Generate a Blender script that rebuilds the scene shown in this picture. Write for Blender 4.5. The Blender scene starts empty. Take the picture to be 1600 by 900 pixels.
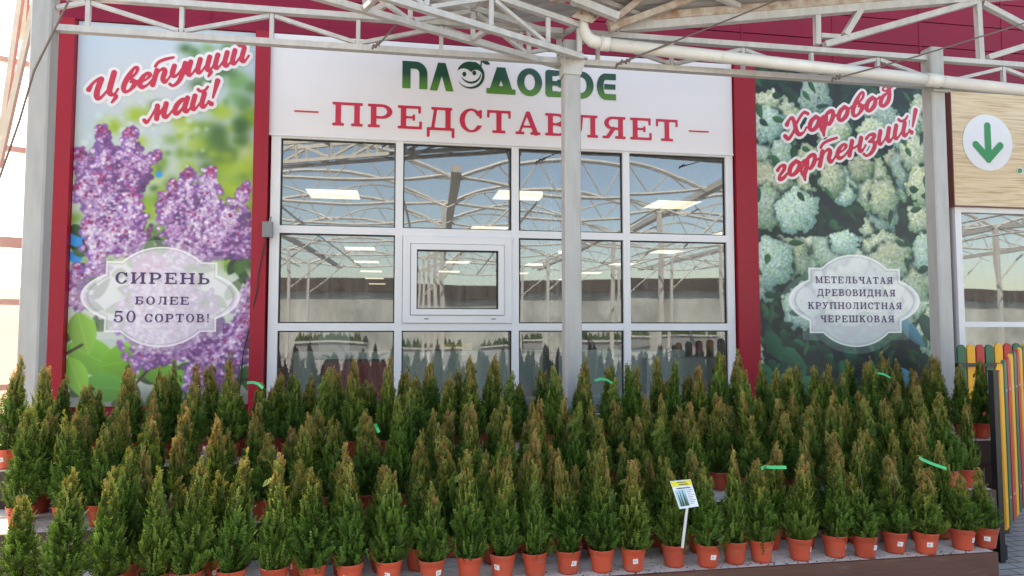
import bpy, math, random
import numpy as np
from mathutils import Vector, Matrix
R = math.radians
C = bpy.context.scene
COL = C.collection
rng = np.random.default_rng(7)
random.seed(7)

# ------------------------------------------------------------------ camera, sky, sun, exposure
F_PX, YAW, PITCH, EYE = 1063.0, R(9.5), R(3.28), 1.6
cam_d = bpy.data.cameras.new('camera'); cam = bpy.data.objects.new('camera', cam_d); COL.objects.link(cam)
cam_d.sensor_width = 36; cam_d.lens = F_PX / 1600 * 36; cam_d.clip_end = 3000; cam_d.clip_start = 0.05
cam.location = (0, 0, EYE); cam.rotation_euler = (R(90) + PITCH, 0, -YAW)
C.camera = cam
SUN_EL, SUN_AZ = R(47), R(-40)           # azimuth measured from +Y towards +X: the sun stands behind the shop, to the left
w = bpy.data.worlds.new('World'); C.world = w; w.use_nodes = True
nt = w.node_tree; bg = nt.nodes['Background']
sky = nt.nodes.new('ShaderNodeTexSky'); sky.sky_type = 'NISHITA'; sky.sun_disc = False
sky.sun_elevation = SUN_EL; sky.sun_rotation = SUN_AZ; sky.air_density = 1.0; sky.dust_density = 1.2; sky.ozone_density = 1.0
nt.links.new(sky.outputs[0], bg.inputs[0]); bg.inputs[1].default_value = 0.13
sd = bpy.data.lights.new('sun', 'SUN'); sd.energy = 4.6; sd.angle = R(0.6); sd.color = (1, .93, .84)
sun = bpy.data.objects.new('sun', sd); COL.objects.link(sun); sun.location = (-10, 20, 20)
to_sun = Vector((math.sin(SUN_AZ) * math.cos(SUN_EL), math.cos(SUN_AZ) * math.cos(SUN_EL), math.sin(SUN_EL)))
sun.rotation_euler = to_sun.to_track_quat('Z', 'Y').to_euler()
C.view_settings.view_transform = 'Standard'; C.view_settings.look = 'None'; C.view_settings.gamma = 1
C.view_settings.use_curve_mapping = False
C.view_settings.exposure = 2.0
C.view_settings.use_white_balance = True; C.view_settings.white_balance_temperature = 7900; C.view_settings.white_balance_tint = 10
C.cycles.use_denoising = True; C.cycles.denoising_prefilter = 'NONE'
C.cycles.max_bounces = 8; C.cycles.transparent_max_bounces = 16; C.cycles.glossy_bounces = 4
C.cycles.sample_clamp_indirect = 8

# ------------------------------------------------------------------ helpers
_fw = Vector((math.sin(YAW) * math.cos(PITCH), math.cos(YAW) * math.cos(PITCH), math.sin(PITCH)))
_rt = Vector((math.cos(YAW), -math.sin(YAW), 0)); _up = _rt.cross(_fw)
def ray(px, py): return _fw + _rt * ((px - 800) / F_PX) - _up * ((py - 450) / F_PX)
def at(px, py, Y):                       # where a photo pixel lands on the upright plane y = Y
    d = ray(px, py); return Vector((0, 0, EYE)) + d * (Y / d.y)
def atz(px, py, z):
    d = ray(px, py); return Vector((0, 0, EYE)) + d * ((z - EYE) / d.z)
def to_px(p):
    v = Vector(p) - Vector((0, 0, EYE)); k = v.dot(_fw); return 800 + F_PX * v.dot(_rt) / k, 450 - F_PX * v.dot(_up) / k
def srgb(r, g=None, b=None):
    if g is None: r, g, b = r
    f = lambda c: (c / 255 / 12.92) if c / 255 <= .04045 else ((c / 255 + .055) / 1.055) ** 2.4
    return (f(r), f(g), f(b), 1)

def tag(o, label=None, cat=None, group=None, kind=None):
    if label: o['label'] = label
    if cat: o['category'] = cat
    if group: o['group'] = group
    if kind: o['kind'] = kind
    return o
def empty(name, loc=(0, 0, 0), rz=0, label=None, cat=None, group=None):
    o = bpy.data.objects.new(name, None); COL.objects.link(o); o.location = loc; o.rotation_euler = (0, 0, rz)
    o.empty_display_size = .1
    return tag(o, label, cat, group)

class MB:
    """collects shapes in world coordinates and links them as one mesh object"""
    def __init__(s): s.v = []; s.f = []
    def add(s, vs, fs):
        b = len(s.v); s.v += [tuple(p) for p in vs]; s.f += [tuple(b + i for i in f) for f in fs]; return s
    def box(s, x0, x1, y0, y1, z0, z1):
        return s.add([(x0,y0,z0),(x1,y0,z0),(x1,y1,z0),(x0,y1,z0),(x0,y0,z1),(x1,y0,z1),(x1,y1,z1),(x0,y1,z1)],
                     [(0,3,2,1),(4,5,6,7),(0,1,5,4),(1,2,6,5),(2,3,7,6),(3,0,4,7)])
    def bar(s, p0, p1, w, h=None, up=(0, 0, 1)):
        h = h or w; p0 = Vector(p0); p1 = Vector(p1); d = (p1 - p0).normalized(); u = Vector(up)
        if abs(d.dot(u)) > .98: u = Vector((0, 1, 0))
        a = d.cross(u).normalized(); b = a.cross(d).normalized()
        vs = [p + a * (sx * w / 2) + b * (sz * h / 2) for p in (p0, p1) for sx, sz in ((-1,-1),(1,-1),(1,1),(-1,1))]
        return s.add(vs, [(3,2,1,0),(4,5,6,7),(0,1,5,4),(1,2,6,5),(2,3,7,6),(3,0,4,7)])
    def tube(s, pts, r, n=10, caps=True):
        pts = [Vector(p) for p in pts]; rings = []; a = None
        for i, p in enumerate(pts):
            d = (pts[min(i + 1, len(pts) - 1)] - pts[max(i - 1, 0)]).normalized()
            if a is None:
                a = d.cross(Vector((0, 0, 1)))
                if a.length < .01: a = d.cross(Vector((0, 1, 0)))
            a = (a - d * a.dot(d)).normalized(); b = d.cross(a)
            rr = r[i] if isinstance(r, (list, tuple)) else r
            rings.append([p + a * (rr * math.cos(2 * math.pi * k / n)) + b * (rr * math.sin(2 * math.pi * k / n)) for k in range(n)])
        vs = [p for q in rings for p in q]; fs = []
        for i in range(len(pts) - 1):
            for k in range(n): fs.append((i*n+k, i*n+(k+1)%n, (i+1)*n+(k+1)%n, (i+1)*n+k))
        if caps: fs += [tuple(range(n))[::-1], tuple((len(pts)-1)*n + k for k in range(n))]
        return s.add(vs, fs)
    def lathe(s, prof, n=24, c=(0, 0, 0), zfun=None):
        vs = []; fs = []
        for i, (r, z) in enumerate(prof):
            for k in range(n):
                t = 2 * math.pi * k / n; zz = z + (zfun(i, t) if zfun else 0)
                vs.append((c[0] + r * math.cos(t), c[1] + r * math.sin(t), c[2] + zz))
        for i in range(len(prof) - 1):
            for k in range(n): fs.append((i*n+k, i*n+(k+1)%n, (i+1)*n+(k+1)%n, (i+1)*n+k))
        return s.add(vs, fs)
    def build(s, name, mat, parent=None, smooth=False):
        off = Vector(parent.location) if parent else Vector((0, 0, 0))
        p = parent.parent if parent else None
        while p: off += Vector(p.location); p = p.parent
        me = bpy.data.meshes.new(name); me.from_pydata([tuple(Vector(q) - off) for q in s.v], [], s.f); me.update()
        if mat: me.materials.append(mat)
        if smooth: me.polygons.foreach_set('use_smooth', [True] * len(me.polygons))
        o = bpy.data.objects.new(name, me); COL.objects.link(o)
        if parent: o.parent = parent
        return o

# ------------------------------------------------------------------ materials
def mat(name, col, rough=.5, metal=0, var=.0, scale=6, stretch=None, bump=0, bscale=60, col2=None, spec=.5):
    m = bpy.data.materials.new(name); m.use_nodes = True; n = m.node_tree.nodes; l = m.node_tree.links
    b = n['Principled BSDF']; b.inputs['Roughness'].default_value = rough; b.inputs['Metallic'].default_value = metal
    b.inputs['Specular IOR Level'].default_value = spec
    col = tuple(col[:3]) + (1,)
    tc = n.new('ShaderNodeTexCoord'); mp = n.new('ShaderNodeMapping'); l.new(tc.outputs['Object'], mp.inputs[0])
    if stretch: mp.inputs['Scale'].default_value = stretch
    if var or col2:
        t = n.new('ShaderNodeTexNoise'); t.inputs['Scale'].default_value = scale; t.inputs['Detail'].default_value = 7
        t.inputs['Roughness'].default_value = .65
        l.new(mp.outputs[0], t.inputs['Vector'])
        r = n.new('ShaderNodeValToRGB'); r.color_ramp.elements[0].position = .32; r.color_ramp.elements[1].position = .68
        c2 = tuple(col2[:3]) + (1,) if col2 else tuple(max(0, c * (1 - var)) for c in col[:3]) + (1,)
        c1 = col if col2 else tuple(min(1, c * (1 + var * .5)) for c in col[:3]) + (1,)
        r.color_ramp.elements[0].color = c2; r.color_ramp.elements[1].color = c1
        l.new(t.outputs['Fac'], r.inputs[0]); l.new(r.outputs[0], b.inputs['Base Color'])
        mr = n.new('ShaderNodeMapRange'); mr.inputs[3].default_value = rough * .8; mr.inputs[4].default_value = min(1, rough * 1.25)
        l.new(t.outputs['Fac'], mr.inputs[0]); l.new(mr.outputs[0], b.inputs['Roughness'])
    else: b.inputs['Base Color'].default_value = col
    if bump:
        t2 = n.new('ShaderNodeTexNoise'); t2.inputs['Scale'].default_value = bscale; l.new(mp.outputs[0], t2.inputs['Vector'])
        bp = n.new('ShaderNodeBump'); bp.inputs['Strength'].default_value = bump; bp.inputs['Distance'].default_value = .01
        l.new(t2.outputs['Fac'], bp.inputs['Height']); l.new(bp.outputs[0], b.inputs['Normal'])
    return m

M = {}
M['steel'] = mat('galvanised_steel', (.43, .43, .42), .5, .0, .13, 3, (3, 3, .7), .12, 30)
M['steel_white'] = mat('white_painted_steel', (.52, .52, .505), .5, 0, .16, 7, (2, 2, 1), .1, 40, spec=.4)
M['rusty'] = mat('rust_stained_steel', (.55, .52, .47), .6, 0, 0, 9, None, .15, 50, col2=(.30, .17, .10))
M['cream'] = mat('cream_steel', (.72, .60, .47), .5, 0, .15, 4)
M['pvc'] = mat('white_pvc', (.72, .71, .66), .35, 0, .08, 3)
M['frame'] = mat('white_plastic_profile', (.74, .74, .76), .35, 0, .04, 2)
M['gasket'] = mat('black_gasket', (.02, .02, .02), .6)
M['signwhite'] = mat('white_sign_sheet', (.76, .73, .735), .42, 0, .03, 1.2, None, .03, 3)
M['red'] = mat('crimson_sheet', (.235, .008, .034), .48, 0, .14, 1.6, (1, 1, .5), .05, 8, spec=.22)
M['redtrim'] = mat('red_pilaster_sheet', (.34, .009, .025), .40, 0, .10, 2.0, (1, 1, .3), .04, 6, spec=.3)
M['roof'] = mat('grey_roof_sheet', (.38, .38, .38), .55, 0, .2, 3, (1, 4, 1))
M['letters_red'] = mat('red_vinyl', (.56, .018, .055), .4)
M['letters_purple'] = mat('purple_vinyl', (.075, .03, .13), .45)
M['vinyl_white'] = mat('white_vinyl', (.78, .74, .74), .42)
M['green_arrow'] = mat('green_vinyl', (.006, .25, .075), .4)
M['dark'] = mat('black_paint', (.018, .018, .02), .4)
M['yellow_p'] = mat('yellow_paint', (.85, .40, .018), .42, 0, .1, 5, (3, 3, .5))
M['red_p'] = mat('red_paint', (.48, .018, .022), .42, 0, .12, 5, (3, 3, .5))
M['green_p'] = mat('green_paint', (.010, .125, .060), .42, 0, .12, 5, (3, 3, .5))
M['pot'] = mat('terracotta_plastic', (.58, .085, .040), .42, 0, .12, 8)
M['pot_dark'] = mat('maroon_plastic', (.15, .02, .018), .45, 0, .1, 8)
M['soil'] = mat('potting_soil', (.028, .018, .012), .95, 0, .5, 90, None, .8, 120)
M['bark'] = mat('thin_bark', (.10, .055, .03), .9, 0, .3, 40)
M['sticker'] = mat('white_paper', (.78, .77, .75), .6)
M['ink'] = mat('printed_ink', (.06, .06, .07), .6); M['ink_grey'] = mat('grey_ink', (.25, .25, .27), .6)
M['shelf_top'] = mat('dirty_white_board', (.80, .75, .68), .75, 0, 0, 14, (1, 2.5, 1), .15, 50, col2=(.50, .45, .39))
M['shelf_front'] = mat('brown_board', (.12, .05, .035), .5, 0, .22, 8, (.6, 3, 6), .1, 40)
M['riser'] = mat('dark_riser_board', (.075, .045, .035), .7, 0, .3, 6, (.5, 3, 5))
M['tape'] = mat('green_tape', (.03, .50, .17), .4)
M['box_grey'] = mat('grey_plastic', (.20, .21, .22), .5)
M['cable'] = mat('black_cable', (.012, .012, .014), .5)
M['wire'] = mat('steel_wire', (.16, .12, .10), .5, .4)
M['interior_wall'] = mat('pale_inner_wall', (.50, .50, .47), .8, 0, .08, 1)
M['interior_floor'] = mat('grey_tile_floor', (.28, .27, .25), .35, 0, .1, 2)
M['interior_ceiling'] = mat('grey_ceiling', (.22, .22, .22), .8)
M['rack'] = mat('dark_green_rack', (.02, .035, .032), .45)
M['pale_wall'] = mat('pale_far_wall', (.34, .36, .35), .7, 0, .5, .35)
M['pine'] = mat('dark_leaf', (.05, .09, .03), .7, 0, .3, 3)
M['dark_roof'] = mat('dark_far_roof', (.055, .04, .035), .8, 0, .3, .3)

def weather(m, col, lo, hi, scale, stretch=(1, 1, 1), per_object=0):
    n = m.node_tree.nodes; l = m.node_tree.links; b = n['Principled BSDF']; tc = n.new('ShaderNodeTexCoord'); mp = n.new('ShaderNodeMapping'); mp.inputs['Scale'].default_value = stretch
    l.new(tc.outputs['Object'], mp.inputs[0]); t = n.new('ShaderNodeTexNoise'); t.inputs['Scale'].default_value = scale; t.inputs['Detail'].default_value = 10; t.inputs['Roughness'].default_value = .7
    l.new(mp.outputs[0], t.inputs['Vector']); mr = n.new('ShaderNodeMapRange'); mr.inputs[1].default_value = lo; mr.inputs[2].default_value = hi; l.new(t.outputs['Fac'], mr.inputs[0])
    if per_object:
        oi = n.new('ShaderNodeObjectInfo'); va = n.new('ShaderNodeVectorMath'); l.new(mp.outputs[0], va.inputs[0]); l.new(oi.outputs['Random'], va.inputs[1]); sc_ = n.new('ShaderNodeVectorMath'); sc_.operation = 'SCALE'; sc_.inputs[3].default_value = 37; l.new(va.outputs[0], sc_.inputs[0])
        cm = n.new('ShaderNodeCombineXYZ'); mu = n.new('ShaderNodeMath'); mu.operation = 'MULTIPLY'; mu.inputs[1].default_value = 50; l.new(oi.outputs['Random'], mu.inputs[0]); l.new(mu.outputs[0], cm.inputs[0]); l.new(cm.outputs[0], va.inputs[1]); l.new(va.outputs[0], t.inputs['Vector'])
    mx = n.new('ShaderNodeMix'); mx.data_type = 'RGBA'; l.new(mr.outputs[0], mx.inputs[0]); mx.inputs[7].default_value = tuple(col) + (1,)
    src = b.inputs['Base Color'].links
    if src: l.new(src[0].from_socket, mx.inputs[6])
    else: mx.inputs[6].default_value = b.inputs['Base Color'].default_value
    last = mx.outputs[2]
    if per_object:
        hs = n.new('ShaderNodeHueSaturation'); mv = n.new('ShaderNodeMapRange'); mv.inputs[3].default_value = 1 - per_object; mv.inputs[4].default_value = 1 + per_object * .6; l.new(oi.outputs['Random'], mv.inputs[0]); l.new(mv.outputs[0], hs.inputs['Value']); l.new(last, hs.inputs['Color']); last = hs.outputs[0]
    l.new(last, b.inputs['Base Color'])
weather(M['steel_white'], (.26, .15, .09), .64, .80, 14, (1, 1, 1)); weather(M['steel_white'], (.40, .40, .39), .52, .75, 3, (3, 3, .6))
weather(M['steel'], (.33, .32, .30), .50, .80, 2.5, (5, 5, .5)); weather(M['steel'], (.25, .16, .10), .68, .80, 18)
weather(M['pot'], (.30, .15, .10), .52, .80, 14, (1, 1, 1.6), .22); weather(M['pvc'], (.50, .45, .36), .60, .85, 5, (1, 1, 1))
weather(M['frame'], (.55, .54, .52), .60, .9, 4, (4, 4, .8)); weather(M['shelf_top'], (.16, .12, .09), .66, .76, 34); weather(M['shelf_front'], (.20, .14, .11), .55, .8, 9, (.5, 1, 5))
weather(M['redtrim'], (.20, .03, .035), .55, .85, 4, (4, 4, .6)); weather(M['red'], (.17, .03, .04), .55, .85, 3, (.6, 1, 4))
for q_ in ('yellow_p', 'red_p', 'green_p'): weather(M[q_], (.22, .17, .12), .66, .80, 9, (6, 6, .7))

def wood_mat():
    m = bpy.data.materials.new('pale_wood_print'); m.use_nodes = True; n = m.node_tree.nodes; l = m.node_tree.links; b = n['Principled BSDF']
    tc = n.new('ShaderNodeTexCoord'); mp = n.new('ShaderNodeMapping'); mp.inputs['Scale'].default_value = (1.0, 1, 22)
    l.new(tc.outputs['Object'], mp.inputs[0])
    t = n.new('ShaderNodeTexNoise'); t.inputs['Scale'].default_value = 2.2; t.inputs['Detail'].default_value = 9; t.inputs['Distortion'].default_value = .6
    l.new(mp.outputs[0], t.inputs['Vector'])
    r = n.new('ShaderNodeValToRGB'); e = r.color_ramp.elements
    e[0].position = .3; e[0].color = srgb(176, 146, 108); e[1].position = .62; e[1].color = srgb(222, 201, 168)
    k = e.new(.45); k.color = srgb(208, 182, 145)
    l.new(t.outputs['Fac'], r.inputs[0]); l.new(r.outputs[0], b.inputs['Base Color']); b.inputs['Roughness'].default_value = .45
    return m
M['wood'] = wood_mat()

def glass_mat(name, refl=.17, tint=(.84, .92, .90), wav=.08):
    m = bpy.data.materials.new(name); m.use_nodes = True; n = m.node_tree.nodes; l = m.node_tree.links
    n.remove(n['Principled BSDF']); out = n['Material Output']
    tr = n.new('ShaderNodeBsdfTransparent'); tr.inputs[0].default_value = tint + (1,)
    gl = n.new('ShaderNodeBsdfGlossy'); gl.inputs['Roughness'].default_value = .016; gl.inputs[0].default_value = (.90, .96, 1, 1)
    lw = n.new('ShaderNodeFresnel'); lw.inputs[0].default_value = 1.45
    ad = n.new('ShaderNodeMath'); ad.operation = 'ADD'; ad.use_clamp = True; ad.inputs[1].default_value = refl; l.new(lw.outputs[0], ad.inputs[0])
    tc = n.new('ShaderNodeTexCoord'); mp = n.new('ShaderNodeMapping'); mp.inputs['Scale'].default_value = (.8, 1, .8); l.new(tc.outputs['Object'], mp.inputs[0])
    t = n.new('ShaderNodeTexNoise'); t.inputs['Scale'].default_value = 1.5; t.inputs['Detail'].default_value = 1; l.new(mp.outputs[0], t.inputs['Vector'])
    bp = n.new('ShaderNodeBump'); bp.inputs['Strength'].default_value = wav; bp.inputs['Distance'].default_value = .02
    l.new(t.outputs['Fac'], bp.inputs['Height']); l.new(bp.outputs[0], gl.inputs['Normal'])
    mx = n.new('ShaderNodeMixShader'); l.new(ad.outputs[0], mx.inputs[0]); l.new(tr.outputs[0], mx.inputs[1]); l.new(gl.outputs[0], mx.inputs[2])
    df = n.new('ShaderNodeBsdfDiffuse'); df.inputs[0].default_value = (.6, .58, .54, 1)                      # a film of dust in drips
    mp2 = n.new('ShaderNodeMapping'); mp2.inputs['Scale'].default_value = (9, 1, .9); l.new(tc.outputs['Object'], mp2.inputs[0])
    t2 = n.new('ShaderNodeTexNoise'); t2.inputs['Scale'].default_value = 1.6; t2.inputs['Detail'].default_value = 6; l.new(mp2.outputs[0], t2.inputs['Vector'])
    mr = n.new('ShaderNodeMapRange'); mr.inputs[1].default_value = .35; mr.inputs[2].default_value = .8; mr.inputs[3].default_value = .02; mr.inputs[4].default_value = .17; l.new(t2.outputs['Fac'], mr.inputs[0])
    m2 = n.new('ShaderNodeMixShader'); l.new(mr.outputs[0], m2.inputs[0]); l.new(mx.outputs[0], m2.inputs[1]); l.new(df.outputs[0], m2.inputs[2])
    l.new(m2.outputs[0], out.inputs[0]); return m
M['glass'] = glass_mat('window_glass')

def film_mat():
    m = bpy.data.materials.new('translucent_film'); m.use_nodes = True; n = m.node_tree.nodes; l = m.node_tree.links
    n.remove(n['Principled BSDF']); out = n['Material Output']
    tl = n.new('ShaderNodeBsdfTranslucent'); tl.inputs[0].default_value = (.88, .86, .80, 1)
    tr = n.new('ShaderNodeBsdfTransparent'); mx = n.new('ShaderNodeMixShader'); mx.inputs[0].default_value = .5
    l.new(tl.outputs[0], mx.inputs[1]); l.new(tr.outputs[0], mx.inputs[2]); l.new(mx.outputs[0], out.inputs[0]); return m
M['film'] = film_mat()
def film2_mat():
    m = bpy.data.materials.new('pink_polycarbonate'); m.use_nodes = True; n = m.node_tree.nodes; l = m.node_tree.links
    n.remove(n['Principled BSDF']); out = n['Material Output']
    tl = n.new('ShaderNodeBsdfTranslucent'); tl.inputs[0].default_value = (.30, .20, .16, 1)
    tr = n.new('ShaderNodeBsdfTransparent'); tr.inputs[0].default_value = (.95, .85, .8, 1); mx = n.new('ShaderNodeMixShader'); mx.inputs[0].default_value = .12
    l.new(tl.outputs[0], mx.inputs[1]); l.new(tr.outputs[0], mx.inputs[2]); l.new(mx.outputs[0], out.inputs[0]); return m
M['film_low'] = film2_mat()

def emit_mat(name, col, s):
    m = bpy.data.materials.new(name); m.use_nodes = True; b = m.node_tree.nodes['Principled BSDF']
    b.inputs['Base Color'].default_value = (.8, .8, .8, 1); b.inputs['Emission Color'].default_value = col + (1,); b.inputs['Emission Strength'].default_value = s; return m
M['lamp'] = emit_mat('lamp_diffuser', (1, .94, .78), .30)

def vcol_mat(name, rough=.4):
    m = bpy.data.materials.new(name); m.use_nodes = True; n = m.node_tree.nodes; b = n['Principled BSDF']; b.inputs['Roughness'].default_value = rough
    a = n.new('ShaderNodeVertexColor'); a.layer_name = 'print'; m.node_tree.links.new(a.outputs[0], b.inputs['Base Color']); return m
M['print'] = vcol_mat('printed_banner')

def logo_mat():
    m = bpy.data.materials.new('green_gradient_vinyl'); m.use_nodes = True; n = m.node_tree.nodes; l = m.node_tree.links; b = n['Principled BSDF']
    tc = n.new('ShaderNodeTexCoord'); sp = n.new('ShaderNodeSeparateXYZ'); l.new(tc.outputs['Generated'], sp.inputs[0])
    r = n.new('ShaderNodeValToRGB'); e = r.color_ramp.elements; e[0].position = .12; e[0].color = (.075, .22, .025, 1); e[1].position = .55; e[1].color = (.006, .06, .028, 1)
    l.new(sp.outputs[2], r.inputs[0]); l.new(r.outputs[0], b.inputs['Base Color']); b.inputs['Roughness'].default_value = .4; return m
M['logo'] = logo_mat()

def paver_mat():
    m = bpy.data.materials.new('grey_pavers'); m.use_nodes = True; n = m.node_tree.nodes; l = m.node_tree.links; b = n['Principled BSDF']
    tc = n.new('ShaderNodeTexCoord'); br = n.new('ShaderNodeTexBrick'); l.new(tc.outputs['Object'], br.inputs['Vector'])
    br.inputs['Scale'].default_value = 1; br.inputs['Brick Width'].default_value = .2; br.inputs['Row Height'].default_value = .1
    br.inputs['Mortar Size'].default_value = .006; br.inputs['Color1'].default_value = (.42, .41, .39, 1); br.inputs['Color2'].default_value = (.35, .34, .32, 1)
    br.inputs['Mortar'].default_value = (.14, .12, .10, 1)
    t = n.new('ShaderNodeTexNoise'); t.inputs['Scale'].default_value = 5; t.inputs['Detail'].default_value = 8; l.new(tc.outputs['Object'], t.inputs['Vector'])
    mx = n.new('ShaderNodeMix'); mx.data_type = 'RGBA'; mx.blend_type = 'MULTIPLY'; mx.inputs[0].default_value = .7
    l.new(br.outputs[0], mx.inputs[6]); l.new(t.outputs['Color'], mx.inputs[7])
    mg = n.new('ShaderNodeMix'); mg.data_type = 'RGBA'; mg.inputs[0].default_value = .5; l.new(br.outputs[0], mg.inputs[6]); l.new(mx.outputs[2], mg.inputs[7])
    l.new(mg.outputs[2], b.inputs['Base Color']); b.inputs['Roughness'].default_value = .85
    bp = n.new('ShaderNodeBump'); bp.inputs['Strength'].default_value = .4; bp.inputs['Distance'].default_value = .01; l.new(br.outputs['Fac'], bp.inputs['Height']); bp.invert = True
    l.new(bp.outputs[0], b.inputs['Normal']); return m
M['paver'] = paver_mat()

def foliage_mat():
    m = bpy.data.materials.new('thuja_foliage'); m.use_nodes = True; n = m.node_tree.nodes; l = m.node_tree.links; b = n['Principled BSDF']; out = n['Material Output']
    a = n.new('ShaderNodeVertexColor'); a.layer_name = 'tint'
    oi = n.new('ShaderNodeObjectInfo'); hs = n.new('ShaderNodeHueSaturation')
    mr = n.new('ShaderNodeMapRange'); mr.inputs[3].default_value = .485; mr.inputs[4].default_value = .515; l.new(oi.outputs['Random'], mr.inputs[0]); l.new(mr.outputs[0], hs.inputs['Hue'])
    mv = n.new('ShaderNodeMapRange'); mv.inputs[3].default_value = 1.15; mv.inputs[4].default_value = .85; l.new(oi.outputs['Random'], mv.inputs[0]); l.new(mv.outputs[0], hs.inputs['Value'])
    l.new(a.outputs[0], hs.inputs['Color']); l.new(hs.outputs[0], b.inputs['Base Color']); b.inputs['Roughness'].default_value = .55; b.inputs['Specular IOR Level'].default_value = .3
    tl = n.new('ShaderNodeBsdfTranslucent'); l.new(hs.outputs[0], tl.inputs[0])
    mx = n.new('ShaderNodeMixShader'); mx.inputs[0].default_value = .25; l.new(b.outputs[0], mx.inputs[1]); l.new(tl.outputs[0], mx.inputs[2]); l.new(mx.outputs[0], out.inputs[0]); return m
M['foliage'] = foliage_mat()

# ------------------------------------------------------------------ lettering: glyphs -> field -> flat mesh
def f_box(X, Y, x0, x1, y0, y1):
    cx, cy = (x0 + x1) / 2, (y0 + y1) / 2
    return -np.maximum(np.abs(X - cx) - (x1 - x0) / 2, np.abs(Y - cy) - (y1 - y0) / 2)
def f_seg(X, Y, x0, y0, x1, y1, w0, w1=None, butt=False):
    w1 = w0 if w1 is None else w1
    dx, dy = x1 - x0, y1 - y0; L2 = dx * dx + dy * dy + 1e-12
    t = ((X - x0) * dx + (Y - y0) * dy) / L2
    if butt:
        L = math.sqrt(L2); d = np.abs((X - x0) * dy - (Y - y0) * dx) / L
        return np.minimum(w0 / 2 - d, np.minimum(t * L, (1 - t) * L))
    t = np.clip(t, 0, 1); d = np.hypot(X - x0 - t * dx, Y - y0 - t * dy)
    return (w0 + (w1 - w0) * t) / 2 - d
def f_ring(X, Y, cx, cy, rx, ry, tx, ty, side=None):
    o = (1 - np.hypot((X - cx) / rx, (Y - cy) / ry)) * min(rx, ry)
    if tx is not None:
        ix, iy = rx - tx, ry - ty; i = (np.hypot((X - cx) / ix, (Y - cy) / iy) - 1) * min(ix, iy); o = np.minimum(o, i)
    if side == 'r': o = np.minimum(o, X - cx)
    if side == 'l': o = np.minimum(o, cx - X)
    return o
T_, S_ = .22, .12
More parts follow.
